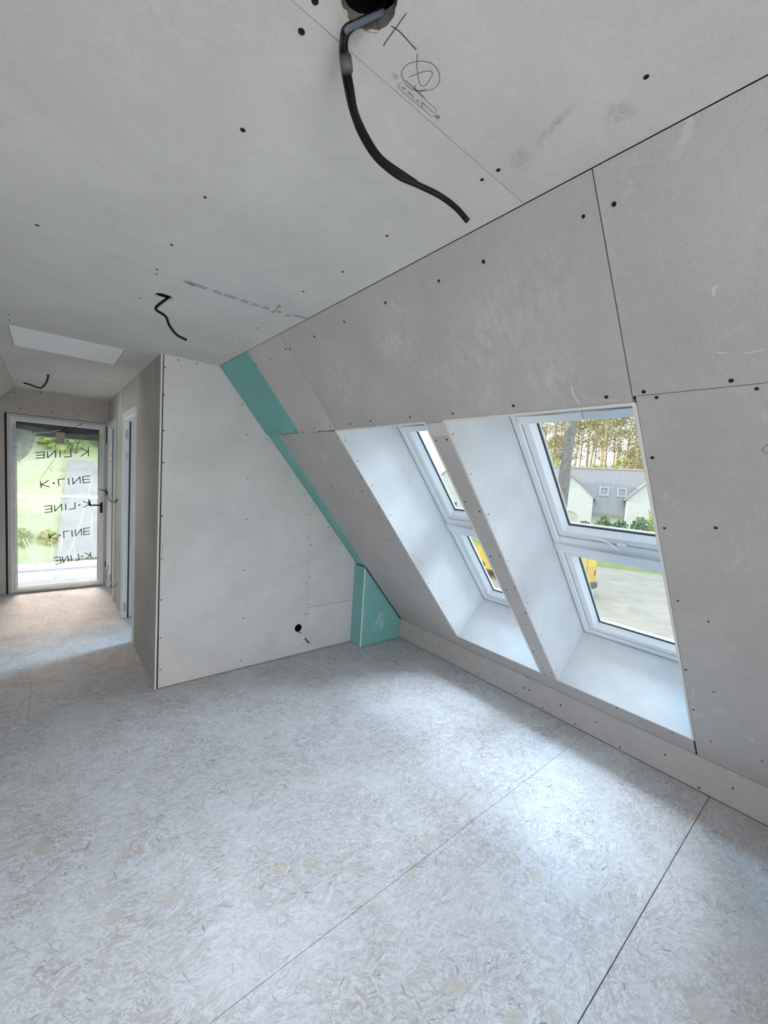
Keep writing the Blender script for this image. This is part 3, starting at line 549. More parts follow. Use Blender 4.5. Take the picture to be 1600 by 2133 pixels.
# corridor wall with two doorways
D1 = (4.285, 5.045, 2.13); D2 = (5.765, 6.435, 2.12)
wc = backing('wall_corridor', rect(Y1 + .03, Y2, -.022, H), [rect(D1[0], D1[1], -.02, D1[2]), rect(D2[0], D2[1], -.02, D2[2])], CORR, .0135, .058, 'plasterboard corridor wall with two doorways')
board(wc, rect(Y1 - .0, D1[0], .004, H - .001), CORR, 'board_beige', gap=.0003)
board(wc, rect(D1[0], D1[1], D1[2], H - .001), CORR, 'board_beige', gap=.0002)
board(wc, rect(D1[1], 5.24, .004, H - .001), CORR, 'board_beige', gap=.0003)
board(wc, rect(5.24, 5.51, .004, H - .001), CORR, 'filler', gap=.0003, label='skimmed greenish filler band') if 'filler' in M else None
M['filler'] = board_mat('green_grey_filler', (.48, .55, .49, 1), .1, .03)
board(wc, rect(5.24, 5.51, .004, H - .001), CORR, 'filler', gap=.0003, label='greenish filled band')
board(wc, rect(5.51, D2[0], .004, H - .001), CORR, 'board_beige', gap=.0003)
board(wc, rect(D2[0], D2[1], D2[2], H - .001), CORR, 'board_beige', gap=.0003)
board(wc, rect(D2[1], Y2, .004, H - .001), CORR, 'board_beige', gap=.0003)
bm = bmesh.new(); box(bm, X0 - .0005, X0 + .0085, Y1 - .0012, Y1 - .0002, .002, H - .002); obj('board_edge', bm, M['gypsum'], wc)
# partition back face (inside the next room)
bm = bmesh.new(); plate(bm, [(X0 + .06, 0), (X2 + .2, 0), (X2 + .2, K - .1), (X1, H), (X0 + .06, H)], [], PART, .071, .084); obj('rear_panel', bm, M['board_plain'], wf)
# wall between the two rooms behind the corridor
wm = bmesh.new(); plate(wm, [(X0 + .06, 0), (X2, 0), (X2, K), (X1, H), (X0 + .06, H)], [], Plane((0, 5.55, 0), (1, 0, 0), (0, 0, 1), (0, 1, 0)), 0, .07)
struct('wall_between_rooms', wm, M['board_plain'], 'partition between the two side rooms', 'wall')
def door_frame(name, y0, y1, ztop, label, leaf):
    t = empty(name, (X0 + .03, (y0 + y1) / 2, 0)); tag(t, label, 'door', kind='structure')
    P_ = CORR; c = .045
    bm = bmesh.new()
    for a, b, z0, z1 in ((y0 - c, y0 + .004, 0, ztop + c), (y1 - .004, y1 + c, 0, ztop + c), (y0 + .004, y1 - .004, ztop - .004, ztop + c)): box(bm, a, b, z0 + .001, z1, -.012, -.0005, P_)
    obj('casing', bm, M['white2'], t)
    for nm, a, b in (('jamb', y0 + .0005, y0 + .03), ('jamb', y1 - .03, y1 - .0005)):
        bm = bmesh.new(); box(bm, a, b, .001, ztop - .001, -.0004, .045, P_); s_ = (a, b)
        lo, hi = (a + .0, b - .012) if a < (y0 + y1) / 2 else (a + .012, b); box(bm, lo, hi, .001, ztop - .001, .0455, .09, P_); obj(nm, bm, M['white'], t)
    bm = bmesh.new(); box(bm, y0 + .0305, y1 - .0305, ztop - .03, ztop - .001, -.0004, .085, P_); obj('head', bm, M['white'], t)
    if leaf == 'open':
        bm = bmesh.new(); bevbox(bm, X0 + .094, X0 + .80, y1 - .062, y1 - .022, .012, ztop - .034, .002); o = obj('door_leaf', bm, M['white'], t)
        bm = bmesh.new(); box(bm, y1 - .0185, y1 - .0178, .001, ztop - .03, .0455, .062, P_); obj('gasket', bm, M['gasket'], t)
    else:
        bm = bmesh.new(); bevbox(bm, X0 + .047, X0 + .087, y0 + .021, y1 - .021, .012, ztop - .034, .002); obj('door_leaf', bm, M['white2'], t)
        bm = bmesh.new(); ring(bm, P_, (y0 + .0305, y1 - .0305, .002, ztop - .031), [(0, .040), (.003, .040), (.003, .0465), (0, .0465)]); obj('gasket', bm, M['gasket'], t)
    for z in (1.96, 1.74, 1.02, .12):
        bm = bmesh.new(); box(bm, X0 + .012, X0 + .036, y1 - .032, y1 - .0302, z - .045, z + .045)
        for k in (-1, 1): tube(bm, [(X0 + .024, y1 - .0322, z + .028 * k), (X0 + .024, y1 - .0345, z + .028 * k)], .005, 8)
        o = obj('hinge_plate', bm, M['steel'], t)
        if leaf == 'open':
            bm = bmesh.new(); tube(bm, [(X0 + .0, y1 - .037, z - .04), (X0 + .0, y1 - .037, z + .04)], .006, 8); obj('hinge_pin', bm, M['steel'], o)
    return t
door_frame('door_2', *D1, 'open door with white frame and steel hinges nearest in the corridor wall', 'open')
door_frame('door_3', *D2, 'closed pale door with white frame beside the glazed end door', 'closed')

# end wall and glazed door
DX0, DX1, DZ = -.372, .594, 2.152
eg = gable
hole = [(DX0 - .02, .0012), (DX1 + .0, .0012), (DX1 + .0, DZ + .006), (DX0 - .02, DZ + .006)]
we = backing('wall_end', [(XLK, -.0), (X2, -.0), (X2, K), (X1, H), (XL, H), (XLK, K)], [hole], ENDW, .0135, .22, 'plasterboard end wall around the glazed door')
board(we, [(XLK, 0.001), (X2, 0.001), (X2, K), (X1, H), (XL, H), (XLK, K)], ENDW, 'board_beige', [hole], gap=.0003)
screws(we, ENDW, T['scr_end'], 1.1)
d1 = empty('door_1', ((DX0 + DX1) / 2, Y2, 0)); tag(d1, 'tall glazed door with grey white frame at the end of the corridor', 'door', kind='structure')
bm = bmesh.new(); ring(bm, ENDW, (DX0, DX1, .003, DZ), [(0, .002), (.034, .002), (.034, .02), (.040, .02), (.040, .075), (0, .075)]); obj('outer_frame', bm, M['alu'], d1)
bm = bmesh.new(); ring(bm, ENDW, (DX0 + .028, DX1 - .030, .022, DZ - .03), [(0, -.012), (.040, -.012), (.052, .004), (.052, .06), (0, .06)]); sash = obj('sash', bm, M['white2'], d1)
gx0, gx1, gz0, gz1 = DX0 + .080, DX1 - .082, .072, DZ - .082
bm = bmesh.new(); box(bm, gx0 - .004, gx1 + .004, gz0 - .004, gz1 + .004, .030, .036, ENDW); obj('pane', bm, M['glass_clear'], d1)
bm = bmesh.new(); ring(bm, ENDW, (gx0 - .001, gx1 + .001, gz0 - .001, gz1 + .001), [(0, .010), (.005, .010), (.005, .029), (0, .029)]); obj('gasket', bm, M['gasket'], d1)
hx = DX1 - .058
bm = bmesh.new(); bevbox(bm, hx - .016, hx + .016, .985, 1.125, -.022, -.012, .003, ENDW); hp = obj('handle_plate', bm, M['black'], d1)
bm = bmesh.new(); tube(bm, spline([ENDW.p(hx, 1.09, -.014), ENDW.p(hx, 1.09, -.05), ENDW.p(hx - .02, 1.09, -.060), ENDW.p(hx - .08, 1.09, -.060), ENDW.p(hx - .125, 1.09, -.058)], 4), .009, 10); obj('lever', bm, M['black'], d1, True)
bm = bmesh.new(); tube(bm, [ENDW.p(hx - .128, 1.082, -.058), ENDW.p(hx - .132, 1.13, -.055), ENDW.p(hx - .134, 1.165, -.050)], .006, 8); obj('key', bm, M['black'], d1, True)
bm = bmesh.new(); 
for z0, z1 in ((1.90, 2.12), (1.22, 1.30), (.25, .33)): box(bm, DX1 - .008, DX1 + .0, z0, z1, -.014, .001, ENDW)
obj('frame_clip', bm, M['black'], d1)
bm = bmesh.new(); box(bm, DX0 - .019, DX0 - .001, .003, DZ + .004, .004, .03, ENDW); obj('foam_gap', bm, M['dark'], d1)
# protective film with mirrored printing
fm = empty('protective_film', (.1, Y2 - .04, .05)); tag(fm, 'creased clear plastic film with printed lettering hanging over the glazed end door', 'plastic film')
FP = Plane((0, 6.456, 0), (1, 0, 0), (0, 0, 1), (0, 1, 0))
bm = bmesh.new(); rr = random.Random(5); nx, nz = 22, 46; V = {}
for i in range(nx + 1):
    for k in range(nz + 1):
        u, v = i / nx, k / nz; x = -.33 + u * (.87) + .006 * math.sin(9 * v); z = .012 + v * 2.02 + .012 * math.sin(5 * u)
        if v > .9: z -= .10 * (v - .9) * 10 * (1 - abs(2 * u - 1.1)) * .6
        d_ = .010 * math.sin(7 * u + 5 * v) + .006 * math.sin(23 * u - 11 * v) + rr.uniform(-.002, .002)
        V[i, k] = bm.verts.new(FP.p(x, z, .006 + d_ * .6))
for i in range(nx):
    for k in range(nz): bm.faces.new((V[i, k], V[i + 1, k], V[i + 1, k + 1], V[i, k + 1]))
obj('film_sheet', bm, M['film'], fm, True)
# stroke letters, all in unit boxes
LET = {'K': [[(0, 0), (0, 1)], [(1, 1), (.08, .5), (1, 0)]], 'L': [[(0, 1), (0, 0), (1, 0)]], 'I': [[(.5, 0), (.5, 1)]], 'N': [[(0, 0), (0, 1), (1, 0), (1, 1)]], 'E': [[(1, 1), (0, 1), (0, 0), (1, 0)], [(0, .5), (.9, .5)]]}
lay = [('K', 0, .155), ('L', .345, .475), ('I', .50, .60), ('N', .635, .785), ('E', .845, 1.0)]
M['print'] = mat('grey_film_print', (.09, .11, .10, 1), .7); M['red'] = mat('pink_dot_print', (.62, .18, .20, 1), .7)
for ri, Q in enumerate(T['rows']):
    BL, BR, TR, TL = [Vector((a, b, 0)) for a, b in Q]
    def mp(u, v):
        if ri % 2 == 0: u = 1 - u
        else: v = 1 - v
        q_ = (BL * (1 - u) + BR * u) * (1 - v) + (TL * (1 - u) + TR * u) * v; return (q_.x, q_.y)
    for ch, a, b in lay:
        bm = bmesh.new()
        for st in LET[ch]:
            pp = []
            for (x0_, y0_), (x1_, y1_) in zip(st, st[1:]):
                ribbon(bm, FP, [mp(a + (b - a) * (x0_ + (x1_ - x0_) * t), y0_ + (y1_ - y0_) * t) for t in (-.03, .5, 1.03)], .0105, -.006)
        obj('letter', bm, M['print'], fm)
    bm = bmesh.new(); c_ = mp(.25, .5); vs = [bm.verts.new(FP.p(c_[0] + math.cos(k * math.tau / 14) * .0115, c_[1] + math.sin(k * math.tau / 14) * .0125, -.006)) for k in range(14)]; bm.faces.new(vs); obj('dot', bm, M['red'], fm)
for L in T['pen_film']:
    bm = bmesh.new(); ribbon(bm, FP, L, .0035, -.007, True); obj('handwriting', bm, mat('felt_pen', (.12, .15, .15, 1), .8) if 'felt' not in M else M['felt'], fm)
for i, L in enumerate(T['crease']):
    bm = bmesh.new(); wd = [.013, .010, .009, .008, .008, .012, .016, .014, .007, .012, .008, .012, .006][i]
    pts = [FP.p(a, b, -.008) for a, b in L]; tube(bm, pts, wd * .4, 6); obj('fold', bm, M['film_fold'], fm, True)
for L in T['smudge']:
    bm = bmesh.new(); ribbon(bm, FP, L, .022 if len(L) == 2 else .008, -.009, True); obj('dark_strip', bm, M['black'], fm)  # plain dark strokes on the film
bm = bmesh.new(); pp = [(-.322, 1.99), (-.322, 1.60), (-.26, 1.60), (-.19, 1.68), (-.14, 1.80), (-.12, 1.92), (-.16, 1.97)]
plate(bm, pp, [], FP, -.012, -.011); obj('film_flap', bm, M['film_grey'], fm)
bm = bmesh.new(); box(bm, .07, .16, 1.845, 1.985, -.012, -.0112, FP); obj('sticker', bm, mat('pale_sticker', (.38, .38, .34, 1), .8), fm)

# wires looping out beside the door
for nm, key, r_, lab in (('wire_loop', 'wire1', .0045, 'dark wire loop at handle height between the glazed door and the corridor wall'), ('wire_loop', 'wire2', .0032, 'thin dark wire loop near the floor beside the glazed door')):
    bm = bmesh.new(); pts = spline(T[key], 5); tube(bm, pts, r_, 8)
    if key == 'wire1': tube(bm, [p + Vector((-.005, -.004, .018 * math.sin(i / len(pts) * 3.1))) for i, p in enumerate(pts)], r_ * .8, 8)
    tag(obj(nm, bm, M['cable'], None, True), lab, 'wire')

# ---------------------------------------------------------------- roof windows
def roof_window(idx, pl, y0, y1, lab):
    t = empty('window_%d' % idx, pl.p((y0 + y1) / 2, 1.8, .45)); tag(t, lab, 'window', kind='structure')
    O = lambda nm, bm, m, sm=False: obj(nm, bm, M[m], t, sm)
    th = .0115; N1 = .455; top = .855; s1 = WS1
    # lining boards of the reveal
    def rev(name, quad):
        bm = bmesh.new(); vs0 = [pl.p(*q_) for q_ in quad[0]]; vs1 = [pl.p(*q_) for q_ in quad[1]]
        a = [bm.verts.new(v) for v in vs0]; b = [bm.verts.new(v) for v in vs1]
        bm.faces.new(a); bm.faces.new(b[::-1])
        for i in range(4): bm.faces.new((a[i], a[(i + 1) % 4], b[(i + 1) % 4], b[i]))
        return O(name, bm, 'board_lit')
    for yy, sg in ((y1, 1), (y0, -1)):
        rev('reveal_panel', ([(yy, WS0, -.0012), (yy, s1 + th, -.0012), (yy, s1 + th, N1), (yy, top, N1)], [(yy + sg * th, WS0, -.0012), (yy + sg * th, s1 + th, -.0012), (yy + sg * th, s1 + th, N1), (yy + sg * th, top, N1)]))
    rev('reveal_panel', ([(y0, s1, -.001), (y1, s1, -.001), (y1, s1, N1), (y0, s1, N1)], [(y0, s1 + th, -.001), (y1, s1 + th, -.001), (y1, s1 + th, N1), (y0, s1 + th, N1)]))
    rev('reveal_panel', ([(y0, WS0, .0), (y1, WS0, .0), (y1, top, N1), (y0, top, N1)], [(y0, WS0 - th, .0), (y1, WS0 - th, .0), (y1, top - th, N1), (y0, top - th, N1)]))
    # white edge bead round the opening
    bm = bmesh.new(); ring(bm, pl, (y0 - th, y1 + th, WS0 - th, s1 + th), [(0, -.0022), (th, -.0022), (th, -.0013), (0, -.0013)]); O('corner_bead', bm, 'gypsum')
    bm = bmesh.new(); ring(bm, pl, (y0 + .001, y1 - .001, top, s1 + .006), [(0, .446), (.038, .446), (.042, .452), (.042, .540), (0, .540)]); O('frame', bm, 'white')
    bm = bmesh.new(); ring(bm, pl, (y0 + .0005, y1 - .0005, top - .001, s1 + .001), [(0, .4435), (.0035, .4435), (.0035, .4452), (0, .4452)]); O('joint', bm, 'joint')
    bm = bmesh.new(); ring(bm, pl, (y0 + .0405, y1 - .0405, top + .04, 1.775), [(0, .470), (.007, .470), (.007, .478), (0, .478)]); O('seal', bm, 'joint')
    bm = bmesh.new(); ring(bm, pl, (y0 + .0405, y1 - .0405, 1.896, s1 - .034), [(0, .470), (.007, .470), (.007, .478), (0, .478)]); O('seal', bm, 'joint')
    def sash(v0, v1, nm):
        r = (y0 + .046, y1 - .046, v0, v1)
        bm = bmesh.new(); ring(bm, pl, r, [(0, .462), (.003, .458), (.036, .458), (.041, .460), (.060, .500), (.060, .532), (0, .532)]); O(nm, bm, 'white')
        bm = bmesh.new(); ring(bm, pl, r, [(.0595, .499), (.066, .501), (.066, .508), (.0595, .508)]); O('gasket', bm, 'gasket')
        bm = bmesh.new(); ring(bm, pl, r, [(.0662, .504), (.074, .504), (.074, .508), (.0662, .508)]); O('spacer', bm, 'alu')
        bm = bmesh.new(); box(bm, r[0] + .06, r[1] - .06, v0 + .06, v1 - .06, .5095, .5135, pl); O('pane', bm, 'glass')
    sash(top + .046, 1.768, 'upper_sash'); sash(1.902, s1 - .040, 'lower_sash')
    bm = bmesh.new(); box(bm, y0 + .043, y1 - .043, 1.772, 1.822, .452, .540, pl); O('sill_ledge', bm, 'white')
    bm = bmesh.new(); bevbox(bm, y0 + .004, y1 - .004, 1.8225, 1.898, .434, .538, .006, pl); O('crossbar', bm, 'white')
    ym = (y0 + y1) / 2
    bm = bmesh.new(); bevbox(bm, y0 + .048, ym - .001, .888, .936, .428, .457, .004, pl); bevbox(bm, ym + .001, y1 - .048, .888, .936, .428, .457, .004, pl); O('ventilation_flap', bm, 'white')
    hc = ym
    hp = spline([pl.p(hc + .145, 1.735, .452), pl.p(hc + .10, 1.736, .446), pl.p(hc + .05, 1.738, .436), pl.p(hc + .02, 1.748, .428), pl.p(hc - .005, 1.772, .424), pl.p(hc - .012, 1.778, .430)], 5)
    bm = bmesh.new(); tube(bm, hp, .0055, 10); O('handle', bm, 'white', True)
    bm = bmesh.new(); bevbox(bm, hc - .055, hc - .008, 1.750, 1.772, .430, .460, .003, pl); O('handle_bracket', bm, 'white')
    return t
w1 = roof_window(1, SLOPE, *W[1], 'farther white roof window in a deep reveal, beside the green board')
w2 = roof_window(2, SLOPE, *W[0], 'nearer white roof window showing the neighbouring house and pines')
screws(w1, Plane((0, W[1][1], 0), (0, 0, 0), (0, 0, 0), (0, 1, 0)), [], 1)
def reveal_screws(par, yy, pts):
    P_ = Plane(SLOPE.p(yy, 0, 0), SLOPE.v, SLOPE.n, (0, 1, 0)); screws(par, P_, pts, .75)
reveal_screws(w1, W[1][1], T['scr_w1']); reveal_screws(w2, W[0][1], T['scr_w2'])
roof_window(3, SLOPE, *ROOMW, 'white roof window of the side room')
roof_window(4, SLOPEL, *LW[0], 'nearer roof window in the left slope'); roof_window(5, SLOPEL, *LW[1], 'second roof window in the left slope'); roof_window(6, SLOPEL, *LW[2], 'unseen roof window added in the left slope to light the corridor')  # the last one is an added opening for the corridor fill
# outer roof and its eaves (keeps daylight out everywhere else)
for pl, hs, nm in ((SLOPE, W + [ROOMW], 'roof_right'), (SLOPEL, LW, 'roof_left')):
    bm = bmesh.new(); plate(bm, rect(YB - .4, Y2 + .25, -1.1, 3.45), [rect(a + .004, b - .004, .87, WS1) for a, b in hs], pl, .541, .60); struct(nm, bm, M['slate'], 'slate roof slope outside', 'roof')
bm = bmesh.new(); box(bm, XLK - .75, XLK - .45, YB - .3, Y2 + .22, -2.8, .2); box(bm, X2 + .45, X2 + .75, YB - .3, Y2 + .22, -2.8, .2); 
struct('wall_outer', bm, M['render'], 'outer walls of the house below the eaves', 'wall')
bm = bmesh.new(); G2 = [(XLK - .45, -2.8), (X2 + .45, -2.8), (X2 + .45, .3), (1.0, 3.0), (-.29, 3.0), (XLK - .45, .3)]
plate(bm, G2, [rect(DX0, DX1, .0, DZ)], ENDW, .221, .30); struct('wall_gable_outer', bm, M['render'], 'outer gable wall around the glazed door', 'wall')
G3 = list(G2); bm = bmesh.new(); plate(bm, G3, [rect(-1.5, .3, .05, 2.1)], BACK, .201, .28); struct('wall_gable_rear', bm, M['render'], 'outer gable wall behind the viewer', 'wall')  # same added opening as in the inner rear wall

# ---------------------------------------------------------------- ceiling hatch and hanging cables
ht = empty('attic_hatch', ((HX0 + HX1) / 2, (HY0 + HY1) / 2, H)); tag(ht, 'square white painted loft hatch set in the ceiling before the corridor', 'hatch')
bm = bmesh.new(); box(bm, HX0 + .003, HX1 - .003, HY0 + .003, HY1 - .003, H + .001, H + .016); obj('hatch_panel', bm, mat('white_paint', (.90, .91, .92, 1), .6), ht)
bm = bmesh.new(); ring(bm, CEIL, (HX0 - .018, HX1 + .018, HY0 - .018, HY1 + .018), [(0, .0165), (.03, .0165), (.03, .06), (0, .06)]); obj('hatch_frame', bm, M['white2'], ht)
c = empty('hanging_cable', (C1[0], C1[1], H)); tag(c, 'pair of black cables hanging from the nearest ceiling hole, bound with grey tape', 'cable')
pa, pb = spline(T['cable_a'], 6), spline(T['cable_b'], 6)
bm = bmesh.new(); tube(bm, pa, .0052, 12); obj('cable', bm, M['cable'], c, True)
bm = bmesh.new(); tube(bm, pb, .0050, 12); obj('cable', bm, M['cable'], c, True)
bm = bmesh.new(); tube(bm, spline(T['core'], 5), .0042, 10); o = obj('cable', bm, M['cable_grey'], c, True); o['label'] = 'grey blue cable core'
bm = bmesh.new()
for k in range(3): 
    a, b = Vector(T['tape'][0]), Vector(T['tape'][1]); 
t0, t1 = Vector(T['tape'][0]), Vector(T['tape'][1]); tube(bm, [t0, t0.lerp(t1, .5), t1], .0108, 14, True); 
for v in bm.verts:
    ax = (t1 - t0).normalized(); rel = v.co - t0; al = ax * rel.dot(ax); pr = rel - al; vd = (t0 - Vector((0, 0, 1.68))).normalized(); v.co = t0 + al + pr - vd * pr.dot(vd) * .45
obj('tape_wrap', bm, M['tape'], c, True)
bm = bmesh.new(); tube(bm, spline(T['cable2'], 6), .0058, 10); c2 = tag(obj('hanging_cable', bm, M['cable'], None, True), 'single black cable curling down from the middle ceiling hole', 'cable')
bm = bmesh.new(); tube(bm, spline(T['cable3'], 6), .0075, 10); c3 = tag(obj('hanging_cable', bm, M['cable'], None, True), 'black cable hooking down from the ceiling hole in the corridor', 'cable')

# ---------------------------------------------------------------- outdoors
GZ = -2.8
def quad(bm, pts): bm.faces.new([bm.verts.new(p) for p in pts])
bm = bmesh.new(); box(bm, -60, 160, -120, 140, GZ - .4, GZ - .05); struct('ground', bm, M['lawn'], 'lawn around the houses', 'ground')
rdir = Vector((1.3, -2.6, 0)).normalized(); a0 = Vector((26.0, 10.1, GZ)) - rdir * 14; a1 = Vector((26.0, 10.1, GZ)) + rdir * 26
bm = bmesh.new(); vs = [Vector((3.7, 22.6, GZ)), Vector((3.7, -14, GZ)), a1, a0]
lo = [bm.verts.new(v + Vector((0, 0, -.049))) for v in vs]; hi = [bm.verts.new(v) for v in vs]; bm.faces.new(hi); bm.faces.new(lo[::-1])
for i in range(4): bm.faces.new((lo[i], lo[(i + 1) % 4], hi[(i + 1) % 4], hi[i]))
struct('ground_gravel', bm, M['gravel'], 'pale gravel yard below the roof windows', 'ground')
HD = Vector((math.sin(math.radians(67)), math.cos(math.radians(67)), 0)); HR = Vector((HD.y, -HD.x, 0))
def hp_(lat, dep, z): return HD * (50 + dep) + HR * lat + Vector((0, 0, z))
hs = empty('house', hp_(0, 0, GZ)); tag(hs, 'white rendered house with grey slate roofs and a front gable seen through the roof window', 'house')
HP = Plane(hp_(0, 0, 0), HR, (0, 0, 1), HD)
def solid(nm, sec, d0, d1, m, par=hs, holes=(), pl=HP):
    bm = bmesh.new(); plate(bm, sec, list(holes), pl, d0, d1); return obj(nm, bm, M[m], par)
solid('wall', [(-6.6, GZ), (7.5, GZ), (7.5, -.05), (-6.6, -.05)], -3.7, 4, 'render')
bm = bmesh.new()
for (d0, z0, d1, z1) in ((-4.3, -.3, 0, 4.25), (0, 4.25, 4.3, -.3)):
    v = [hp_(-6.9, d0, z0), hp_(7.8, d0, z0), hp_(7.8, d1, z1), hp_(-6.9, d1, z1)]; a = [bm.verts.new(x) for x in v]; b = [bm.verts.new(x + Vector((0, 0, -.25))) for x in v]
    bm.faces.new(a); bm.faces.new(b[::-1])
    for i in range(4): bm.faces.new((a[i], a[(i + 1) % 4], b[(i + 1) % 4], b[i]))
obj('roof', bm, M['slate'], hs)
bm = bmesh.new(); tube(bm, [hp_(-6.9, 0, 4.28), hp_(7.8, 0, 4.28)], .13, 8); obj('ridge_tiles', bm, mat('ridge_tile', (.5, .42, .36, 1), .8), hs)
def wing(lc, hw, ze, zr, d0, d1, garage):
    sec = [(lc - hw, GZ), (lc + hw, GZ), (lc + hw, ze), (lc, zr), (lc - hw, ze)]
    ar = []
    if garage:
        ar = [[(lc - 1.5, GZ + .02), (lc + .95, GZ + .02)] + [(lc + .95 - 2.45 * k / 8, -.72 + .42 * math.sin(math.pi * k / 8) ** .7) for k in range(9)]]
    solid('gable_wall', sec, d0, d0 + .3, 'render', holes=ar)
    solid('side_wall', [(lc - hw, GZ), (lc + hw, GZ), (lc + hw, ze), (lc - hw, ze)], d0 + .31, d1, 'render')
    for sg in (-1, 1):
        bm = bmesh.new(); v = [hp_(lc, d0 - .15, zr + .15), hp_(lc, d1 + 2, zr + .15), hp_(lc + sg * (hw + .2), d1 + 2, ze - .05), hp_(lc + sg * (hw + .2), d0 - .15, ze - .05)]
        a = [bm.verts.new(x) for x in v]; b = [bm.verts.new(x + Vector((0, 0, -.14))) for x in v]; bm.faces.new(a); bm.faces.new(b[::-1])
        for i in range(4): bm.faces.new((a[i], a[(i + 1) % 4], b[(i + 1) % 4], b[i]))
        obj('roof', bm, M['slate'], hs)
    if garage: solid('garage_door', ar[0], d0 + .12, d0 + .2, 'white2')
wing(-2.25, 2.1, 1.15, 3.15, -4.9, -3.7, True)
wing(4.7, 2.0, 1.3, 3.4, -6.2, -3.7, False)
sl2 = Plane(hp_(0, -4.3, -.3), HR, Vector((0, 0, 1)) * (4.55 / 6.26) + HD * (4.3 / 6.26), (HD * -4.55 + Vector((0, 0, 4.3))) / 6.26)
for lat, v in ((.75, 2.9), (2.35, 2.9)):
    bm = bmesh.new(); ring(bm, sl2, (lat - .42, lat + .42, v - .6, v + .6), [(0, .0), (.1, .0), (.1, .12), (0, .12)]); f = obj('roof_window', bm, M['white2'], hs)
    bm = bmesh.new(); box(bm, lat - .33, lat + .33, v - .5, v + .5, .02, .05, sl2); obj('pane', bm, M['glass'], f)
for lat in (3.7, 5.2):
    bm = bmesh.new(); box(bm, lat - .12, lat + .12, -1.6, -.3, -6.26, -6.2, HP); obj('window', bm, M['plastic'], hs)
# second house further left
H2 = Vector((37.5, 33, GZ)); HR2 = Vector((.62, -.78, 0)); HD2 = Vector((.78, .62, 0)); P2 = Plane(H2, HR2, (0, 0, 1), HD2)
h2 = empty('house', H2); tag(h2, 'white gabled house with slate roof, farther left behind the first window post', 'house')
solid('gable_wall', [(-4, 0), (4, 0), (4, 2.7), (0, 6.4), (-4, 2.7)], 0, .3, 'render', h2, pl=P2); solid('side_wall', [(-4, 0), (4, 0), (4, 2.7), (-4, 2.7)], .31, 9, 'render', h2, pl=P2)
for sg in (-1, 1):
    bm = bmesh.new(); v = [P2.p(0, 6.55, -.2), P2.p(0, 6.55, 9.2), P2.p(sg * 4.3, 2.55, 9.2), P2.p(sg * 4.3, 2.55, -.2)]; a = [bm.verts.new(x) for x in v]; b = [bm.verts.new(x + Vector((0, 0, -.15))) for x in v]; bm.faces.new(a); bm.faces.new(b[::-1])
    for i in range(4): bm.faces.new((a[i], a[(i + 1) % 4], b[(i + 1) % 4], b[i]))
    obj('roof', bm, M['slate'], h2)
bm = bmesh.new(); box(bm, -1, 1, .9, 2.2, -.04, -.0, P2); obj('window', bm, M['plastic'], h2)

def leafball(bm, cx, cy, cz, rx, ry, rz, n, sz, rng, tris=True):
    for _ in range(n):
        while True:
            x, y, z = rng.uniform(-1, 1), rng.uniform(-1, 1), rng.uniform(-1, 1)
            r2 = x * x + y * y + z * z
            if .25 < r2 < 1: break
        c_ = Vector((cx + x * rx, cy + y * ry, cz + z * rz)); a = Vector((rng.gauss(0, 1), rng.gauss(0, 1), rng.gauss(0, 1))).normalized(); b = a.orthogonal().normalized() * sz * rng.uniform(.6, 1.3); d_ = a.cross(b)
        bm.faces.new([bm.verts.new(c_ + b), bm.verts.new(c_ + d_ * .8), bm.verts.new(c_ - b * .9), bm.verts.new(c_ - d_ * .7)])
def crown(rng, h):
    bm = bmesh.new()
    for _ in range(13):
        z = rng.uniform(.45, 1.0) * h; r_ = (1.25 - z / h) * 1.5; a = rng.uniform(0, 6.28); R_ = rng.uniform(.2, 1) * r_
        leafball(bm, math.cos(a) * R_, math.sin(a) * R_, z, 1.0, 1.0, .7, 60, .15, rng)
    for _ in range(8):
        leafball(bm, rng.uniform(-1.2, 1.2), rng.uniform(-1.2, 1.2), rng.uniform(.12, .42) * h, .8, .8, .5, 26, .16, rng)
    return bm
pines = []
for k in range(4):
    rng = random.Random(20 + k); h = rng.uniform(19, 24)
    t = empty('pine_tree', (0, 0, GZ)); 
    bm = bmesh.new(); lean = rng.uniform(-.6, .6); tube(bm, [(lean * (i / 6) ** 1.5 + .12 * math.sin(i * 2), .1 * math.cos(i), h * i / 6) for i in range(7)], .2, 8, True, [.19 - .022 * i for i in range(7)])
    for _ in range(10):
        z = rng.uniform(.2, .9) * h; a = rng.uniform(0, 6.28); x0_ = lean * (z / h) ** 1.5; L_ = rng.uniform(.6, 1.6); tube(bm, [(x0_, 0, z), (x0_ + math.cos(a) * L_, math.sin(a) * L_, z + rng.uniform(-.2, .8))], .04, 5)
    o = obj('trunk', bm, M['pinebark'], None, True, recenter=False); o.parent = t
    o = obj('crown', crown(rng, h), M['needles'], None, False, recenter=False); o.parent = t
    pines.append(t)
rng = random.Random(77); n_ = 0
for k in range(64):
    dep = 13 + 4.0 * (k // 8) + rng.uniform(-.2, .2); lat = -16.5 + 4.2 * (k % 8) + 2.1 * ((k // 8) % 2) + (.9 if (k // 8) % 3 == 1 else 0) + rng.uniform(-.2, .2)
    if k < 4: t = pines[k]
    else:
        s_ = pines[k % 4]; t = s_.copy(); COL.objects.link(t)
        for ch in s_.children:
            c_ = ch.copy(); COL.objects.link(c_); c_.parent = t
    t.location = hp_(lat, dep, GZ); t.rotation_euler = (0, 0, rng.choice((0, 1.57, 3.14, 4.71)) + rng.uniform(-.2, .2)); sc_ = rng.uniform(.85, 1.05); t.scale = (sc_, sc_, sc_)
    tag(t, 'tall thin-trunked pine in the wood behind the white houses', 'tree', 'pines in the wood behind the houses')
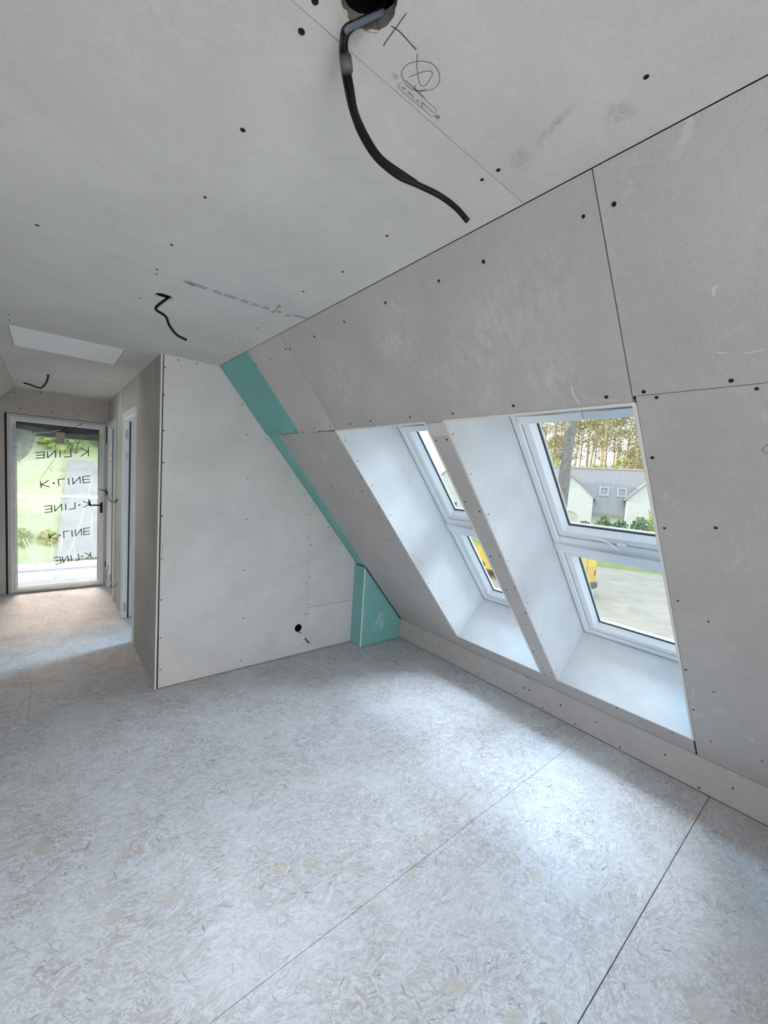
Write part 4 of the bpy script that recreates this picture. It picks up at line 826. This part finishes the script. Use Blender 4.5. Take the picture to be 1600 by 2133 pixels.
def shrub(name, x, y, z0, r_, h, n, sz, m, lab, cat, group=None, seed=1):
    rng = random.Random(seed); t = empty(name, (x, y, z0)); bm = bmesh.new()
    leafball(bm, x, y, z0 + h * .55, r_, r_, h * .5, n, sz, rng); leafball(bm, x + r_ * .2, y, z0 + h * .35, r_ * .8, r_ * .8, h * .35, n // 2, sz, rng)
    obj('foliage', bm, M[m], t)
    bm = bmesh.new()
    for _ in range(4): tube(bm, [(x, y, z0), (x + rng.uniform(-.4, .4) * r_, y + rng.uniform(-.4, .4) * r_, z0 + h * .6)], .04, 5)
    obj('stem', bm, M['bark'], t); tag(t, lab, cat, group); return t
for i, (x, y, r_, h, m, lab) in enumerate([(33.7, 16.9, .7, 1.6, 'leaf2', 'light green low shrub left in the hedge before the garage'), (34.6, 15.3, .68, 2.0, 'leaf', 'dark leafy shrub second from the left in the hedge'), (35.2, 14.1, .68, 2.5, 'leaf', 'taller dark shrub in the middle of the hedge'), (35.6, 12.9, .68, 2.3, 'leaf', 'dark shrub right of the tallest one in the hedge'), (36.2, 11.7, .68, 2.7, 'leaf', 'dark shrub at the right end of the hedge'), (38.6, 11.2, .9, 3.9, 'leaf2', 'yellow green shrub beside the right gable')]):
    shrub('shrub', x, y, GZ, r_, h, 650, .13, m, lab, 'shrub', None, i + 3)
for i in range(9):
    p_ = hp_(-11 + 2.7 * i, 9 + (i % 2), GZ); shrub('undergrowth_bush', p_.x, p_.y, GZ, 1.25, 7.2 + (i % 3), 500, .24, 'leaf2' if i % 3 else 'leaf', 'yellow green bush rising behind the ridge of the house', 'bush', 'bushes behind the house', 40 + i)
tt = empty('large_tree', (26.7, 13.7, GZ)); tag(tt, 'thick grey-barked tree trunk standing before the white gable', 'tree')
bm = bmesh.new(); base = Vector((26.72, 13.66, GZ)); tube(bm, [base + Vector((.02 * i, -.05 * i, 1.6 * i)) + HR * (.06 * math.sin(i)) for i in range(13)], .3, 14, True, [.38 - .008 * i + .02 * math.sin(3 * i) for i in range(13)]); obj('trunk', bm, M['bark'], tt, True)
bm = bmesh.new(); rng = random.Random(9)
for k in range(12):
    z = rng.uniform(11, 17); a = rng.uniform(0, 6.28); tube(bm, [base + Vector((.1, -.3, z)), base + Vector((math.cos(a) * 1.6, math.sin(a) * 1.6, z + 1.2)), base + Vector((math.cos(a) * 3, math.sin(a) * 3, z + 3))], .08, 6)
obj('branches', bm, M['bark'], tt, True)
bm = bmesh.new()
for k in range(10): leafball(bm, base.x + rng.uniform(-2.6, 2.6), base.y + rng.uniform(-2.6, 2.6), GZ + rng.uniform(15, 21), 1.3, 1.3, .9, 90, .16, rng)
obj('crown', bm, M['leaf'], tt)

# yellow van
vn = empty('van', (17.5, 10.3, GZ)); tag(vn, 'yellow delivery van with grey bumper parked on the gravel yard', 'van')
VP = Plane((16.6, .1, GZ), (0, 1, 0), (0, 0, 1), (1, 0, 0))
body = [(7.35, .42), (7.35, 1.3), (7.45, 1.75), (7.6, 2.2), (7.8, 2.32), (11.2, 2.32), (11.7, 2.2), (12.3, 1.45), (13.0, 1.25), (13.2, .95), (13.2, .42)]
def arch(cy_): return [(cy_ + .42 * math.cos(math.pi * k / 8), .42 + .40 * math.sin(math.pi * k / 8)) for k in range(9)]
lowr = [(7.35, .42)] + [q for q in arch(8.25)[::-1]] + [q for q in arch(12.2)[::-1]] + [(13.2, .42)]
sec = lowr + body[::-1][1:-1] 
bm = bmesh.new(); plate(bm, sec, [], VP, 0, 1.85); obj('body', bm, M['yellow'], vn)
for cy_ in (8.25, 12.2):
    for d0 in (.02, 1.6):
        bm = bmesh.new(); tube(bm, [VP.p(cy_, .33, d0), VP.p(cy_, .33, d0 + .22)], .33, 20); wl_ = obj('wheel', bm, M['tyre'], vn)
        bm = bmesh.new(); tube(bm, [VP.p(cy_, .33, d0 - .012), VP.p(cy_, .33, d0 + .1)], .19, 14); obj('hub', bm, M['steel'], wl_)
bm = bmesh.new(); bevbox(bm, 7.24, 7.5, .34, .60, -.02, 1.87, .05, VP); obj('bumper', bm, M['plastic'], vn)
bm = bmesh.new(); bevbox(bm, 7.5, 7.9, .34, .52, -.015, .05, .02, VP); obj('sill_trim', bm, M['plastic'], vn)
for y0_, y1_ in ((11.0, 11.9),):
    bm = bmesh.new(); plate(bm, [(10.9, 1.4), (12.0, 1.4), (11.55, 2.05), (10.9, 2.05)], [], VP, -.006, .0); obj('side_window', bm, M['plastic'], vn)
for d0 in (.08, 1.68):
    bm = bmesh.new(); box(bm, 7.335, 7.355, .88, 1.12, d0, d0 + .09, VP); obj('tail_light', bm, mat('dull_red_lens', (.30, .08, .07, 1), .4), vn)
bm = bmesh.new(); box(bm, 7.338, 7.352, .75, 2.15, .90, .905, VP); obj('door_gap', bm, M['plastic'], vn)
bm = bmesh.new(); box(bm, 7.335, 7.35, .72, .84, .62, 1.12, VP); obj('number_plate', bm, M['white2'], vn)
bm = bmesh.new(); box(bm, 8.0, 11.0, 1.18, 1.21, -.004, 0, VP); obj('body_crease', bm, M['plastic'], vn)
# beyond the glazed door: balcony, rail, road and bank
bm = bmesh.new(); box(bm, -2.5, 3.0, Y2 + .31, 8.08, -.24, -.06); struct('balcony_floor', bm, M['conc'], 'pale balcony floor outside the glazed door', 'balcony')
rl = empty('balcony_railing', (.3, 8.02, -.06)); tag(rl, 'white balcony railing with clear panel outside the glazed door', 'railing')
for z0, z1 in ((1.055, 1.095), (-.02, .045)):
    bm = bmesh.new(); bevbox(bm, -2.4, 2.9, 7.99, 8.05, z0, z1, .006); obj('rail', bm, M['white'], rl)
for x in (-2.38, -.75, 1.1, 2.85):
    bm = bmesh.new(); box(bm, x, x + .04, 8.0, 8.04, -.06, 1.05); obj('post', bm, M['white'], rl)
bm = bmesh.new(); box(bm, -2.3, 2.8, 8.016, 8.024, .05, 1.05); obj('panel', bm, M['glass_clear'], rl)
bm = bmesh.new(); box(bm, DX0 - .1, DX1 + .1, Y2 + .31, Y2 + .55, 1.93, 2.35); bx2 = tag(obj('shutter_box', bm, mat('dark_grey_metal', (.10, .105, .115, 1), .5)), 'dark grey roller shutter box above the glazed door outside', 'shutter')
bm = bmesh.new(); box(bm, DX1 - .085, DX1 + .0, Y2 + .078, Y2 + .13, .01, 2.1); obj('guide_rail', bm, mat('dark_guide', (.10, .105, .115, 1), .5), bx2)
bm = bmesh.new(); box(bm, .9, 3.6, 9.5, 30, GZ - .05, GZ + .0); box(bm, -9, 3.6, 16.5, 19.8, GZ - .049, GZ + .001); struct('ground_road', bm, M['asphalt'], 'pale asphalt path outside the end gable', 'road')
bm = bmesh.new(); box(bm, -9, 8, 19.9, 20.2, GZ, GZ + .32); struct('garden_wall', bm, M['render'], 'low white garden kerb along the path', 'wall')
bm = bmesh.new(); nx, ny = 26, 16; V = {}; rng = random.Random(4)
for i in range(nx + 1):
    for k in range(ny + 1):
        x = -22 + i * 1.7; y = 20.6 + k * 1.4; z = GZ + 13.5 * (k / ny) ** .9 + rng.uniform(-.15, .15) * (k > 0); V[i, k] = bm.verts.new((x, y, z))
for i in range(nx):
    for k in range(ny): bm.faces.new((V[i, k], V[i + 1, k], V[i + 1, k + 1], V[i, k + 1]))
struct('ground_bank', bm, M['bank'], 'green garden bank rising beyond the balcony', 'ground')
bm = bmesh.new(); prev = None
for k in range(14):
    y = 20.65 + k * .45; z = GZ + 13.5 * (((y - 20.6) / 22.4) ** .9) + .32; w0, w1 = .25 + .04 * k, 3.4 + .05 * k
    cur = [bm.verts.new((w0, y, z)), bm.verts.new((w1, y, z)), bm.verts.new((w1, y, z - .6)), bm.verts.new((w0, y, z - .6))]
    if prev:
        for j in range(4): bm.faces.new((prev[j], prev[(j + 1) % 4], cur[(j + 1) % 4], cur[j]))
    prev = cur
struct('ground_drive', bm, M['asphalt'], 'pale drive climbing the bank beyond the balcony', 'road')
for i, (x, y, h) in enumerate([(-1.7, 22.0, 1.3), (-.85, 21.8, 1.0), (.0, 21.8, .9)]):
    shrub('flowering_bush', x, y, GZ + .5, .36, h, 300, .09, 'flower' if i != 1 else 'leaf2', ['yellow flowering bush leftmost behind the balcony rail', 'light green bush between the two yellow ones', 'small yellow flowering bush right of the others behind the rail'][i], 'bush', None, 60 + i)
for i in range(5):
    shrub('bank_bush', -4.4 + 2.4 * i, 28 + (i % 2) * .6, GZ + 4.6, 1.1, 2.6, 500, .2, 'leaf2', 'rounded green bush on the bank outside the end door', 'bush', 'bushes on the bank', 80 + i)
